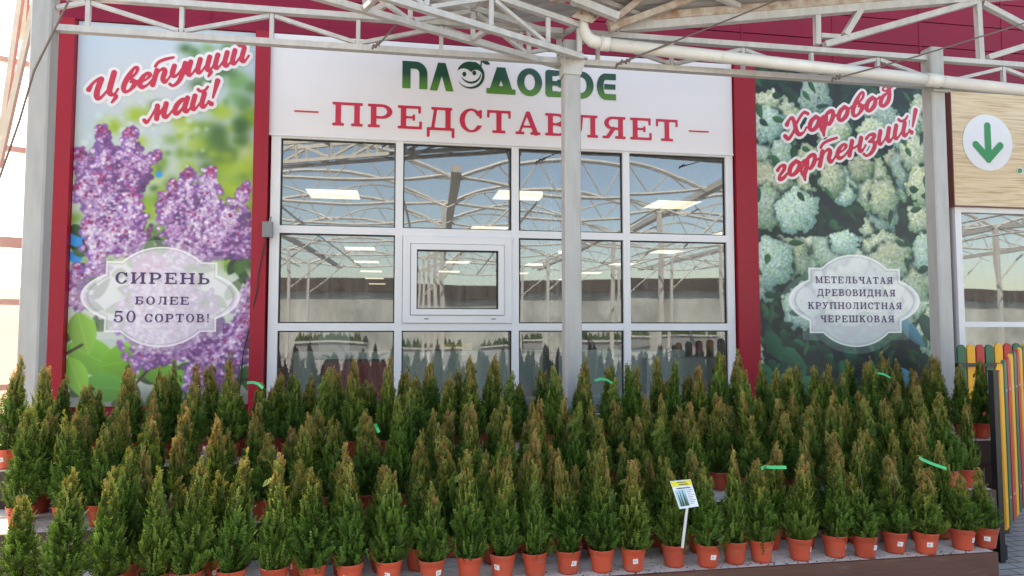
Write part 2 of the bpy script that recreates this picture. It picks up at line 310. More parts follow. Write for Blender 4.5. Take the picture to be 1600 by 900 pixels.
def slab_letter(ch):
    b = lambda *a: ('b',) + a; g = lambda *a: ('s',) + a; r = lambda *a: ('r',) + a
    stem = lambda x: b(x, x + T_, 0, 1)
    foot = lambda x0, x1: b(x0, x1, 0, S_)
    top = lambda x0, x1: b(x0, x1, 1 - S_, 1)
    G = {
    'П': (1.2, [stem(.12), stem(.86), top(0, 1.2), foot(0, .46), foot(.74, 1.2)]),
    'Н': (1.2, [stem(.12), stem(.86), top(0, .46), top(.74, 1.2), foot(0, .46), foot(.74, 1.2), b(.3, .9, .45, .56)]),
    'И': (1.2, [stem(.12), stem(.86), top(0, .46), top(.74, 1.2), foot(0, .46), foot(.74, 1.2), g(.3, .16, .9, .84, .1)]),
    'Р': (1.0, [stem(.12), foot(0, .48), top(0, .56), b(.3, .56, .38, .49), r(.54, .69, .44, .31, .21, .115, 'r')]),
    'Я': (1.04, [stem(.70), foot(.56, 1.04), top(.46, 1.04), b(.46, .72, .40, .51), r(.48, .70, .40, .30, .20, .115, 'l'), g(.5, .46, .24, .08, .17), b(0, .3, 0, S_)]),
    'Ь': (.98, [stem(.12), top(0, .46), foot(0, .54), b(.3, .54, .46, .57), r(.52, .285, .42, .285, .2, .11, 'r')]),
    'Б': (.98, [stem(.12), top(0, .88), b(.77, .88, .68, 1), foot(0, .54), b(.3, .54, .46, .57), r(.52, .285, .42, .285, .2, .11, 'r')]),
    'В': (1.0, [stem(.12), top(0, .54), foot(0, .56), b(.3, .56, .46, .57), r(.52, .745, .38, .255, .2, .11, 'r'), r(.54, .275, .44, .275, .21, .11, 'r')]),
    'Е': (.98, [stem(.12), top(0, .94), foot(0, .98), b(.83, .94, .68, 1), b(.87, .98, 0, .34), b(.3, .66, .45, .55), b(.6, .7, .36, .64)]),
    'Д': (1.14, [top(.18, 1.04), b(.76, .98, .05, 1), g(.36, .92, .24, .08, .13), b(0, 1.14, 0, S_), b(0, .12, -.3, .06), b(1.02, 1.14, -.3, .06)]),
    'С': (.96, [('c', .5, .5, .49, .52, .22, .1), b(.83, .94, .60, .98)]),
    'Т': (1.0, [top(0, 1.0), b(.39, .61, 0, 1), foot(.22, .78), b(0, .1, .66, 1), b(.9, 1.0, .66, 1)]),
    'А': (1.08, [g(.17, .06, .5, .96, .1), g(.88, .06, .54, .94, .2), b(.3, .76, .3, .4), foot(0, .38), foot(.64, 1.08)]),
    'Л': (1.12, [top(.22, 1.1), b(.78, 1.0, 0, 1), foot(.64, 1.12), g(.4, .92, .35, .35, .12), g(.35, .35, .25, .1, .12), g(.25, .08, .12, .07, .13)]),
    'О': (1.02, [r(.51, .5, .5, .52, .22, .085)]),
    '0': (.84, [r(.42, .5, .40, .52, .18, .085)]),
    '5': (.86, [b(.16, .78, .84, 1), g(.2, .95, .17, .5, .09), ('c5',), g(.14, .22, .14, .2, .2)]),
    '!': (.34, [g(.17, .92, .17, .34, .2, .08), g(.17, .1, .17, .09, .2)]),
    'М': (1.36, [b(.13, .25, 0, 1), b(1.02, 1.24, 0, 1), g(.22, .94, .66, .1, .18), g(.66, .08, 1.1, .94, .1), foot(0, .4), foot(.86, 1.36), top(0, .3), top(1.04, 1.36)]),
    'Ч': (1.04, [b(.7, .92, 0, 1), foot(.56, 1.04), top(.58, 1.04), top(0, .44), b(.12, .34, .6, 1), g(.23, .62, .36, .5, .18), g(.36, .49, .75, .5, .12)]),
    'К': (1.1, [stem(.12), foot(0, .46), top(0, .46), g(.34, .46, .84, .94, .11), g(.5, .6, .9, .06, .2), foot(.66, 1.1), top(.62, 1.06)]),
    'У': (1.06, [g(.2, .94, .55, .3, .19), g(.86, .94, .5, .22, .1), g(.5, .22, .34, .08, .1), g(.3, .08, .2, .1, .17), top(0, .42), top(.66, 1.06)]),
    'Ш': (1.62, [stem(.12), stem(.70), stem(1.28), foot(0, 1.62), top(0, .46), top(.58, 1.04), top(1.16, 1.62)]),
    ' ': (.5, [])}
    return G[ch]
def eval_prims(prims, X, Y):
    F = np.full(X.shape, -9.0)
    for p in prims:
        k = p[0]
        if k == 'b': v = f_box(X, Y, *p[1:])
        elif k == 's': v = f_seg(X, Y, *p[1:])
        elif k == 'sb': v = f_seg(X, Y, *p[1:], butt=True)
        elif k == 'r': v = f_ring(X, Y, *p[1:])
        elif k == 'c': v = np.minimum(f_ring(X, Y, *p[1:]), np.maximum(np.abs(Y - .5) - .2, .62 - X))
        elif k == 'c5': v = np.minimum(f_ring(X, Y, .42, .31, .42, .33, .19, .09), np.maximum(X - .18, Y - .5))
        elif k == 'fn': v = p[1](X, Y)
        F = np.maximum(F, v)
    return F
def field_mesh(F, x, y, name, M3, material, parent, level=0):
    """flat mesh of the region F > level by marching squares; M3 maps (x, y) to world"""
    F = F - level; F = np.where(np.abs(F) < 1e-7, 1e-7, F)
    P = F > 0; V = {}; verts = []; faces = []
    def vid(key, fx, fy):
        if key not in V: V[key] = len(verts); verts.append(M3(fx, fy))
        return V[key]
    n = P[:-1, :-1].astype(int) + P[:-1, 1:] + P[1:, 1:] + P[1:, :-1]
    for j, i in zip(*np.nonzero(n)):
        cs = ((j, i), (j, i + 1), (j + 1, i + 1), (j + 1, i)); poly = []
        for k in range(4):
            a, b = cs[k], cs[(k + 1) % 4]
            if P[a]: poly.append(vid(a, x[a[1]], y[a[0]]))
            if P[a] != P[b]:
                t = F[a] / (F[a] - F[b]); ka = (min(a, b), max(a, b))
                poly.append(vid(ka, x[a[1]] + t * (x[b[1]] - x[a[1]]), y[a[0]] + t * (y[b[0]] - y[a[0]])))
        if len(poly) >= 3: faces.append(poly)
    mb = MB(); mb.v = [tuple(v) for v in verts]; mb.f = [tuple(f) for f in faces]
    return mb.build(name, material, parent)
def slab_text(txt, p0, p1, cap, Y, name, material, parent, res=None, gap=.16):
    """a line of slab capitals from world point p0 to p1 (same height), on plane y = Y"""
    adv = 0; items = []
    for ch in txt:
        wd, pr = slab_letter(ch); items.append((adv, pr, wd)); adv += wd + gap
    adv -= gap
    Wd = p1.x - p0.x; sx = Wd / adv
    res = res or cap / 26
    xs = np.arange(-.03, Wd + .03, res); ys = np.arange(-.36 * cap, 1.06 * cap, res)
    X, Yy = np.meshgrid(xs, ys); F = np.full(X.shape, -9.0)
    for a, pr, wd in items:
        sel = np.nonzero((xs > (a - .1) * sx) & (xs < (a + wd + .1) * sx))[0]
        if len(sel): 
            s = slice(sel[0], sel[-1] + 1)
            F[:, s] = np.maximum(F[:, s], eval_prims(pr, X[:, s] / sx - a, Yy[:, s] / cap))
    z0 = (p0.z + p1.z) / 2
    return field_mesh(F, xs, ys, name, lambda u, v: (p0.x + u, Y, z0 + v), material, parent)

TK, TN = .222, .105   # script pen: thick and thin
def script_letter(ch):
    k, t = TK, TN
    G = {
    'и': (.62, [[(.08,.6,k),(.05,.2,k),(.10,.04,k),(.2,.03,t),(.38,.32,t)], [(.43,.6,k),(.40,.18,k),(.47,.02,k),(.58,.06,t),(.66,.2,t)]]),
    'щ': (.98, [[(.08,.6,k),(.05,.2,k),(.10,.04,k),(.2,.03,t),(.38,.32,t)], [(.43,.6,k),(.40,.2,k),(.45,.04,k),(.55,.03,t),(.73,.32,t)],
          [(.78,.6,k),(.75,.18,k),(.82,.02,k),(.92,.06,t),(1.0,.2,t)], [(.86,.02,t),(.93,-.10,k*.8),(.86,-.26,t)]]),
    'Ц': (.98, [[(-.22,.52,k),(-.12,.74,t*1.2),(.04,.86,t*1.3),(.16,.84,k)], [(.17,.84,k*1.1),(.10,.35,k*1.1),(.15,.08,k*1.1),(.28,.03,t*1.2),(.48,.28,t)],
          [(.60,.98,k*1.1),(.55,.3,k*1.1),(.62,.08,k),(.76,.04,t),(.86,.22,t)], [(.76,.05,t),(.84,-.10,k*.8),(.72,-.30,t)]]),
    'в': (.56, [[(.24,.52,t),(.42,.72,t*1.2),(.44,.92,k*.7),(.32,.96,t*1.2),(.14,.62,k),(.05,.26,k),(.13,.03,k*.8),(.3,.03,t*1.2),(.44,.24,k),(.38,.44,t*1.3),(.28,.38,t)], [(.42,.36,t),(.6,.36,t)]]),
    'е': (.50, [[(.08,.26,t),(.3,.34,t),(.38,.48,k*.8),(.28,.59,t*1.2),(.12,.46,k*.9),(.06,.2,k),(.16,.03,k*.9),(.34,.06,t),(.5,.24,t)]]),
    'т': (.62, [[(.09,.6,k),(.03,.0,k)], [(.06,.3,t),(.2,.56,t),(.34,.58,k*.8),(.40,.45,k),(.37,.18,k),(.45,.02,k),(.56,.06,t),(.64,.2,t)], [(.0,.80,t*1.3),(.1,.95,k*.62),(.34,1.0,k*.66),(.62,.99,k*.55)]]),
    'у': (.58, [[(.08,.6,k),(.05,.28,k),(.14,.14,k*.8),(.26,.18,t),(.42,.42,t)], [(.48,.6,k),(.44,.15,k),(.34,-.16,k*.8),(.16,-.27,t*1.2),(.04,-.16,k*.7)], [(.44,.1,t),(.58,.2,t)]]),
    'м': (.86, [[(-.14,.12,k*.8),(-.04,.0,k*.7),(.08,.16,t),(.24,.58,t)], [(.26,.6,k),(.32,.04,k)], [(.32,.06,t),(.56,.58,t)], [(.58,.6,k),(.56,.18,k),(.64,.02,k),(.76,.06,t),(.86,.2,t)]]),
    'а': (.62, [[(.44,.52,t),(.28,.58,k*.8),(.1,.4,k),(.06,.14,k),(.18,.02,k*.8),(.34,.2,t),(.42,.45,t)], [(.46,.6,k),(.42,.18,k),(.5,.02,k),(.6,.06,t),(.68,.2,t)]]),
    '!': (.3, [[(.2,1.0,k*1.1),(.13,.3,k*.45)], [(.11,.05,k),(.11,.04,k)]]),
    'Х': (.92, [[(.02,.66,k),(.10,.84,t*1.3),(.22,.88,k*.8),(.34,.6,k),(.44,.25,k*1.1),(.58,.04,k),(.76,.06,t),(.86,.24,t)], [(.86,.84,k*.8),(.70,.95,t*1.4),(.54,.8,t*1.3),(.40,.5,t*1.2),(.3,.18,t*1.3),(.14,.0,k*.8),(.0,.16,k)]]),
    'о': (.58, [[(.28,.59,k*.8),(.1,.44,k),(.06,.16,k),(.2,.02,k*.8),(.38,.16,k),(.42,.42,k*.9),(.29,.59,t),(.34,.46,t),(.46,.42,t),(.6,.5,t)]]),
    'р': (.58, [[(.14,.6,t),(.12,.2,k),(.06,-.14,k),(.10,-.40,t*1.2)], [(.10,-.34,t),(-.08,.0,t*1.2),(-.02,.32,t*1.2),(.2,.58,k*.8),(.38,.56,k*.9),(.40,.28,k),(.28,.04,k*.8),(.16,.1,t)], [(.38,.28,t),(.58,.34,t)]]),
    'д': (.56, [[(.3,.56,t),(.12,.44,k*.9),(.06,.16,k),(.2,.02,k*.8),(.38,.16,k),(.42,.46,k),(.36,.76,k*.8),(.2,.92,t*1.2),(.10,.78,t),(.28,.68,t),(.58,.80,t)], [(.3,.56,t),(.42,.5,t)]]),
    'г': (.40, [[(.0,.46,k*.8),(.1,.59,t*1.3),(.25,.55,k*.9),(.24,.38,k*.8),(.1,.18,t*1.3),(.12,.03,k*.9),(.26,.03,k*.8),(.4,.18,t)]]),
    'н': (.60, [[(.09,.6,k),(.03,.0,k)], [(.06,.28,t),(.2,.26,t),(.4,.34,t)], [(.45,.6,k),(.41,.18,k),(.48,.02,k),(.58,.06,t),(.66,.2,t)]]),
    'з': (.50, [[(.04,.48,k*.7),(.16,.6,t*1.3),(.36,.54,k*.9),(.32,.38,k*.8),(.16,.3,t),(.34,.24,k*.8),(.42,.02,k),(.3,-.24,k*.8),(.12,-.3,t*1.2),(.0,-.18,k*.7)], [(.4,.1,t),(.52,.22,t)]]),
    ' ': (.3, [])}
    if ch == 'й':
        wd, s = G['и']; return wd, s + [[(.16,.84,k*.7),(.27,.73,k*.6),(.44,.74,k*.55),(.52,.86,t)]]
    return G[ch]
def smooth(poly, n=5):
    P = np.array(poly, float)
    if len(P) < 3: return P
    Q = np.vstack([2 * P[0] - P[1], P, 2 * P[-1] - P[-2]]); out = []
    for i in range(1, len(Q) - 2):
        for t in np.linspace(0, 1, n, endpoint=False):
            a, b, c, d = Q[i-1], Q[i], Q[i+1], Q[i+2]
            out.append(.5 * (2*b + (c-a)*t + (2*a-5*b+4*c-d)*t*t + (3*b-a-3*c+d)*t**3))
    out.append(P[-1]); return np.array(out)
def script_text(txt, p0, p1, cap, lean, Y, name, parent, outline=.029, space=.02, clip_z=None):
    """slanted brush lettering: red strokes over a wider white shape"""
    adv = 0; segs = []; widths = []
    for ch in txt:
        wd, st = script_letter(ch)
        for s in st: segs.append((adv, smooth(s)))
        adv += wd + space
    adv -= space
    ex = Vector((p1.x - p0.x, 0, p1.z - p0.z)) / adv; ey = Vector((lean * cap, 0, cap))
    sc = cap * .92
    pts = []
    for a, s in segs:
        pts.append([( (s[i,0]+a) * ex.x + s[i,1] * ey.x, (s[i,0]+a) * ex.z + s[i,1] * ey.z, s[i,2] * sc) for i in range(len(s))])
    allp = np.array([p for s in pts for p in s]); m = outline + .04; res = .006
    xs = np.arange(allp[:,0].min() - m, allp[:,0].max() + m, res); ys = np.arange(allp[:,1].min() - m, allp[:,1].max() + m, res)
    X, Yy = np.meshgrid(xs, ys); F = np.full(X.shape, -9.0)
    for s in pts:
        for i in range(len(s) - 1):
            (ax, ay, aw), (bx, by, bw) = s[i], s[i+1]; r = max(aw, bw) / 2 + outline + .02
            i0, i1 = np.searchsorted(xs, [min(ax, bx) - r, max(ax, bx) + r]); j0, j1 = np.searchsorted(ys, [min(ay, by) - r, max(ay, by) + r])
            F[j0:j1, i0:i1] = np.maximum(F[j0:j1, i0:i1], f_seg(X[j0:j1, i0:i1], Yy[j0:j1, i0:i1], ax, ay, bx, by, aw, bw))
    field_mesh(F, xs, ys, 'lettering_outline', lambda u, v: (p0.x + u, Y + .0025, p0.z + v), M['vinyl_white'], parent, level=-outline)
    return field_mesh(F, xs, ys, name, lambda u, v: (p0.x + u, Y, p0.z + v), M['letters_red'], parent)

# ------------------------------------------------------------------ printed pictures (flat prints, colour stored per vertex)
class Print:
    def __init__(s, x0, x1, z0, z1, Y, dens):
        s.x0, s.x1, s.z0, s.z1, s.Y = x0, x1, z0, z1, Y
        s.W = int((x1 - x0) * dens); s.H = int((z1 - z0) * dens); s.dens = dens
        s.im = np.zeros((s.H, s.W, 3)); pc = to_px(((x0+x1)/2, Y, (z0+z1)/2)); c0 = s.uv(*pc); s.kx = s.uv(pc[0]+1, pc[1])[0] - c0[0]; s.ky = s.uv(pc[0], pc[1]+1)[1] - c0[1]; s.k = (s.kx + s.ky) / 2   # raster cells per photo pixel
        s.cx = np.arange(s.W)[None, :]; s.cy = np.arange(s.H)[:, None]
    def uv(s, px, py):
        p = at(px, py, s.Y); return (p.x - s.x0) * s.dens, (s.z1 - p.z) * s.dens
    def blend(s, mask, col, sl=None):
        sl = sl or (slice(None), slice(None)); s.im[sl] += (np.array(col, float) - s.im[sl]) * mask[..., None]
    def win(s, u, v, r):
        return (slice(max(0, int(v - r)), min(s.H, int(v + r) + 2)), slice(max(0, int(u - r)), min(s.W, int(u + r) + 2)))
    def disc(s, u, v, r, col, soft=1.0, a=1.0):
        w = s.win(u, v, r + soft)
        if w[0].start >= w[0].stop or w[1].start >= w[1].stop: return
        d = np.hypot(s.cx[:, w[1]] - u, s.cy[w[0]] - v); s.blend(np.clip((r - d) / soft + .5, 0, 1) * a, col, w)
    def blob(s, u, v, r, col, a=1.0, asp=1.0):
        w = s.win(u, v, r * 2.2)
        if w[0].start >= w[0].stop or w[1].start >= w[1].stop: return
        d2 = ((s.cx[:, w[1]] - u) / asp) ** 2 + (s.cy[w[0]] - v) ** 2; s.blend(np.exp(-d2 / (r * r)) * a, col, w)
    def leaf(s, u, v, L, wd, ang, col, col2, a=1.0):
        w = s.win(u, v, L)
        if w[0].start >= w[0].stop or w[1].start >= w[1].stop: return
        dx = s.cx[:, w[1]] - u; dy = s.cy[w[0]] - v; c, sn = math.cos(ang), math.sin(ang)
        t = (dx * c + dy * sn) / (L / 2); q = (-dx * sn + dy * c)
        half = wd / 2 * np.clip(1 - t * t, 0, 1) ** .8 * (1 - .35 * t)
        m = np.clip(half - np.abs(q) + .5, 0, 1) * (np.abs(t) < 1) * a
        sh = np.clip(.5 + q / (wd + .1), 0, 1); colr = np.array(col)[None, None] * (1 - sh[..., None]) + np.array(col2)[None, None] * sh[..., None]
        vein = np.exp(-(q / .9) ** 2)[..., None] * .35; colr = colr * (1 - vein) + np.minimum(255, colr * 1.35) * vein
        s.im[w] += (colr - s.im[w]) * m[..., None]
    def floret(s, u, v, r, col, a=1.0):
        a0 = rng.uniform(0, 1.6)
        for k in range(4):
            t = a0 + k * math.pi / 2; j = rng.uniform(.86, 1.12)
            s.disc(u + math.cos(t) * r * .55, v + math.sin(t) * r * .5, r * .48, np.clip(np.array(col) * j, 0, 255), 1.0, a)
    def badge(s, px, py, hw, hh, a_in, a_out, tint):
        u, v = s.uv(px, py); k = s.k; X = np.abs(s.cx - u) / s.kx; Y = np.abs(s.cy - v) / s.ky
        def shape(g):
            e1 = 1 - np.hypot(X / (hw * .70 + g), Y / (hh + g)); e1 = e1 * hh
            e2 = (1 - np.hypot(X / (hw + g), Y / (hh * .62 + g))) * hh * .62
            b = np.minimum(hw * .70 + g - X, hh * .70 + g - Y); return np.maximum(np.maximum(e1, e2), b)
        s.blend(np.clip(shape(11) + .5, 0, 1) * a_out, tint); s.blend(np.clip(shape(0) + .5, 0, 1) * a_in, (238, 236, 240))
        d = shape(0); s.blend(np.clip(1.4 - np.abs(d - .8), 0, 1) * .7, (245, 245, 245)); s.blend(np.clip(1.0 - np.abs(d - 4.0), 0, 1) * .35, (120, 110, 120))
    def soften(s, n=1):
        for _ in range(n):
            p = np.pad(s.im, ((1, 1), (1, 1), (0, 0)), 'edge'); v = (p[:-2] + 2 * p[1:-1] + p[2:]) / 4; s.im = (v[:, :-2] + 2 * v[:, 1:-1] + v[:, 2:]) / 4
    def build(s, parent, name='printed_sheet'):
        W, H = s.W, s.H
        X, Z = np.meshgrid(np.linspace(s.x0, s.x1, W), np.linspace(s.z1, s.z0, H))
        co = np.stack([X, np.full_like(X, s.Y), Z], -1).reshape(-1, 3) - np.array(parent.location)
        j, i = np.mgrid[0:H - 1, 0:W - 1]; a = (j * W + i).ravel(); quads = np.stack([a + W, a + W + 1, a + 1, a], -1).astype(np.int32)
        me = bpy.data.meshes.new(name); me.vertices.add(W * H); me.vertices.foreach_set('co', co.ravel())
        me.loops.add(quads.size); me.loops.foreach_set('vertex_index', quads.ravel()); me.polygons.add(len(quads))
        me.polygons.foreach_set('loop_start', np.arange(0, quads.size, 4, dtype=np.int32)); me.update(calc_edges=True)
        c = np.clip(s.im, 0, 255) / 255; lin = np.where(c <= .04045, c / 12.92, ((c + .055) / 1.055) ** 2.4)
        at_ = me.color_attributes.new('print', 'FLOAT_COLOR', 'POINT'); at_.data.foreach_set('color', np.concatenate([lin.reshape(-1, 3), np.ones((W * H, 1))], 1).ravel())
        me.materials.append(M['print']); o = bpy.data.objects.new(name, me); COL.objects.link(o); o.parent = parent; return o
def pick(pal): return np.array(pal[rng.integers(len(pal))], float)

# ------------------------------------------------------------------ SETTING: ground
tag(MB().add([(-160, -160, 0), (160, -160, 0), (160, 160, 0), (-160, 160, 0)], [(0, 1, 2, 3)]).build('ground', M['paver']), kind='structure')

# ------------------------------------------------------------------ SHOP BUILDING
YF = 6.9
shop = empty('shop_building', (1.2, 7.0, 0), label='crimson clad shop front with white framed windows under the steel canopy', cat='building')
# wall: sheets behind everything, butted around the window opening
mb = MB(); YW = 6.99
mb.box(-3.31, -1.26, YW, YW + .15, 0, 4.62); mb.box(3.60, 6.36, YW, YW + .15, 0, 4.62)
mb.box(-1.26, 3.60, YW, YW + .15, 0, .62)
mb.box(-1.26, 3.60, YW, YW + .15, 3.50, 4.62); mb.box(6.36, 12, YW, YW + .15, 3.02, 4.62)
mb.build('wall', M['red'], shop)
mb = MB(); z = 4.622                                                   # upper cladding: wide horizontal cassettes with shadow joints
while z < 6.6:
    mb.box(-3.31, 12, YW - .03, YW + .15, z, z + .285); mb.box(-3.31, 12, YW, YW + .15, z + .285, z + .297); z += .297
for x in np.arange(-3.0, 11.9, 1.13): mb.box(x, x + .02, YW - .036, YW - .0305, 4.63, 6.6)
mb.build('upper_cladding', M['red'], shop)
mb = MB(); mb.box(-3.31, 12, YW - .09, YW - .033, 4.52, 4.60); mb.build('cladding_flashing', M['red'], shop)
MB().box(-3.31, -3.16, YW + .15, 50, 0, 6.6).build('side_wall', M['red'], shop)
MB().box(-3.31, 15, YW, 50, 6.6, 6.7).build('roof', M['roof'], shop)
MB().box(-3.16, 15, 49.8, 50, 0, 6.6).build('back_wall', M['interior_wall'], shop)
for x0, x1 in ((-3.31, -3.035), (-1.405, -1.268), (3.64, 3.885)):
    pb = MB(); y0 = 6.86
    pb.box(x0, x1, y0, YW - .002, 0, 2.30); pb.box(x0, x1, y0, YW - .002, 2.306, 4.515)
    pb.box(x0 + .004, x1 - .004, y0 + .004, YW - .003, 2.30, 2.306)
    pl = pb.build('pilaster', M['redtrim'], shop)
# main window: white frame, three by four panes
win = empty('window', (1.2, 7.0, 0)); win.parent = shop; win.location = (0, 0, 0)
W0 = (shop.location.x, shop.location.y)
cols = [-1.245, 0.0, 1.19, 2.395, 3.62]; rows = [.62, 1.60, 2.56, 3.488]
fr = MB(); t = .075
xs = [(cols[0], cols[0] + .09)] + [(c - t / 2, c + t / 2) for c in cols[1:4]] + [(cols[4] - .085, cols[4])]
for a, b in xs: fr.box(a, b, 6.905, 6.985, rows[0], rows[3])
for zc in (rows[0] + .04, rows[1], rows[2], rows[3] - .012):
    hz = t / 2 if zc in (rows[1], rows[2]) else (.04 if zc < 1 else .010)
    for k in range(4): fr.box(xs[k][1], xs[k + 1][0], 6.908, 6.983, zc - hz, zc + hz)
fr.build('window_frame', M['frame'], win)
zs = [(rows[0] + .08, rows[1] - t / 2), (rows[1] + t / 2, rows[2] - t / 2), (rows[2] + t / 2, rows[3] - .022)]
for k in range(4):
    for j, (za, zb) in enumerate(zs):
        xa, xb = xs[k][1], xs[k + 1][0]
        if (k, j) == (1, 1): continue
        gk = MB(); e = .012
        for q in ((xa, xb, za, za + e), (xa, xb, zb - e, zb), (xa, xa + e, za + e, zb - e), (xb - e, xb, za + e, zb - e)): gk.box(q[0], q[1], 6.935, 6.965, q[2], q[3])
        t1, t2 = rng.normal(0, .0022, 2); pane = MB().add([(xa + e, 6.95 - t1 - t2, za + e), (xb - e, 6.95 + t1 - t2, za + e), (xb - e, 6.95 + t1 + t2, zb - e), (xa + e, 6.95 - t1 + t2, zb - e)], [(0, 1, 2, 3)]).build('pane', M['glass'], win)
        gk.build('gasket', M['gasket'], win)
# the opening sash in the second column
xa, xb = xs[1][1], xs[2][0]; za, zb = zs[1]
sb = MB()
def ring(mb, x0, x1, z0, z1, t, y0, y1):
    mb.box(x0, x1, y0, y1, z0, z0 + t); mb.box(x0, x1, y0, y1, z1 - t, z1); mb.box(x0, x0 + t, y0, y1, z0 + t, z1 - t); mb.box(x1 - t, x1, y0, y1, z0 + t, z1 - t)
ring(sb, xa + .004, xb - .004, za + .004, zb - .004, .075, 6.885, 6.975)
ring(sb, xa + .085, xb - .085, za + .085, zb - .085, .058, 6.868, 6.97)
sb.build('sash_frame', M['frame'], win)
gk = MB(); ring(gk, xa + .079, xb - .079, za + .079, zb - .079, .006, 6.89, 6.96); ring(gk, xa + .143, xb - .143, za + .143, zb - .143, .01, 6.89, 6.96)
for q in (.22, .9): gk.box(xa + q, xa + q + .045, 6.882, 6.8855, za + .04, za + .048)
gk.build('gasket', M['gasket'], win)
MB().add([(xa + .15, 6.93, za + .15), (xb - .15, 6.93, za + .15), (xb - .15, 6.93, zb - .15), (xa + .15, 6.93, zb - .15)], [(0, 1, 2, 3)]).build('pane', M['glass'], win)
# shop window at the right end
win2 = empty('window'); win2.parent = shop
fr = MB(); x0, x1 = 6.39, 11.9
for a in (x0, 8.9): fr.box(a, a + .08, 6.905, 6.985, .4, 3.0)
fr.box(x1 - .08, x1, 6.905, 6.985, .4, 3.0)
for a, b in ((x0 + .08, 8.9), (8.98, x1 - .08)):
    for zc in (.44, 1.63, 2.97): fr.box(a, b, 6.908, 6.983, zc - .03, zc + .03)
fr.build('window_frame', M['frame'], win2)
for a, b in ((x0 + .08, 8.9), (8.98, x1 - .08)):
    for za, zb in ((.47, 1.60), (1.66, 2.94)):
        MB().add([(a, 6.95, za), (b, 6.95, za), (b, 6.95, zb), (a, 6.95, zb)], [(0, 1, 2, 3)]).build('pane', M['glass'], win2)
# inside
tag(MB().box(-3.15, 14.9, 7.15, 49.7, .02, .06).build('floor', M['interior_floor']), kind='structure')
tag(MB().box(-3.15, 14.9, 7.15, 49.7, 3.80, 3.90).build('ceiling', M['interior_ceiling']), kind='structure')
tag(MB().box(14.9, 15, 7.15, 50, 0, 6.6).build('wall', M['interior_wall']), kind='structure')
first = None
RN = ['nearest', 'second nearest', 'third nearest', 'fourth nearest', 'fifth nearest', 'sixth nearest', 'seventh nearest', 'farthest']
CN = ['left', 'middle', 'right', 'outermost right']
for ci, (x, ya) in enumerate(((-1.05, 7.4), (1.95, 10.9), (4.75, 11.3), (7.6, 14.6))):
    for ri, y in enumerate(ya + 3.9 * i for i in range(8 if ci == 0 else 5)):
        if first is None:
            t_ = empty('ceiling_light', (x, y, 3.80)); fb = MB()
            for q in ((x-.42, x+.42, y-.42, y-.40), (x-.42, x+.42, y+.40, y+.42), (x-.42, x-.40, y-.40, y+.40), (x+.40, x+.42, y-.40, y+.40)): fb.box(*q, 3.755, 3.797)
            fb.build('light_frame', M['frame'], t_)
            MB().box(x - .40, x + .40, y - .40, y + .40, 3.76, 3.79).build('diffuser', M['lamp'], t_); first = t_; o = t_
        else:
            o = first.copy(); COL.objects.link(o); o.location = (x, y, 3.80)
            for ch in first.children: c_ = ch.copy(); COL.objects.link(c_); c_.parent = o
        tag(o, f'lit ceiling panel behind the windows, {RN[ri]} in the {CN[ci]} row', 'ceiling light', 'lit ceiling panels inside the shop')
p0 = at(861, 300, 7.45)
rk = empty('rack_post', (p0.x, 7.45, 0.06), label='dark green perforated rack upright standing behind the glass', cat='rack')
rb = MB(); rb.box(p0.x - .085, p0.x - .03, 7.42, 7.5, .06, 3.79); rb.box(p0.x + .03, p0.x + .075, 7.42, 7.5, .06, 3.79); rb.box(p0.x - .03, p0.x + .03, 7.44, 7.5, .06, 3.79)
rb.build('upright', M['rack'], rk)
hb = MB()
for z in np.arange(.3, 3.6, .075): hb.box(p0.x - .008, p0.x + .008, 7.437, 7.441, z, z + .03)
hb.build('slots', mat('pale_slot', (.30, .36, .34), .6), rk)
def board(name, pa, pb, Y, m, label, cat, th=.03):
    a, b = at(*pa, Y), at(*pb, Y); return tag(MB().box(a.x, b.x, Y, Y + th, b.z, a.z).build(name, m), label, cat)
M['board_red'] = mat('red_print_board', (.42, .03, .045), .5, 0, .35, 3); M['board_dark'] = mat('dark_display', (.03, .03, .035), .4); M['board_yellow'] = mat('yellow_panel', (.80, .50, .12), .6, 0, .2, 3)
M['board_pale'] = mat('pale_panel', (.72, .80, .78), .6)
e_ = empty('display_board', at(550, 700, 7.7), label='red printed display board in a dark frame behind the left panes', cat='display board')
a, b = at(505, 566, 7.7), at(602, 720, 7.7)
fb = MB(); fb.box(a.x - .03, b.x + .03, 7.72, 7.76, b.z, a.z + .03); fb.build('frame', M['board_dark'], e_); MB().box(a.x, b.x, 7.69, 7.715, b.z, a.z).build('board', M['board_red'], e_)
board('notice_panel', (692, 537), (738, 592), 8.3, M['board_yellow'], 'yellow notice panel standing inside behind the window', 'panel')
board('notice_panel', (498, 516), (546, 549), 9.5, M['board_pale'], 'pale panel hanging inside behind the lower left pane', 'panel')
board('shelf_unit', (425, 578), (660, 640), 10.5, M['board_red'], 'long low red shelf unit inside the shop', 'shelf', .4)
tag(MB().box(-1.15, 3.5, 7.95, 8.25, .06, 1.32).build('pane_lightening_block', M['board_pale']), 'long pale block added inside to lighten the dark lower panes', 'counter')  # added pale block, lifts the lower panes from black to mid grey
board('counter', (1010, 560), (1130, 640), 7.8, M['board_pale'], 'short pale counter inside behind the right panes', 'counter', .5)
for q, (pa, pb) in enumerate((((668, 585), (690, 640)), ((715, 595), (728, 640)))):
    board('storage_box', pa, pb, 8.6, M['board_dark'], ('wider' if q == 0 else 'narrower') + ' dark box standing inside beside the yellow panel', 'box', .3)

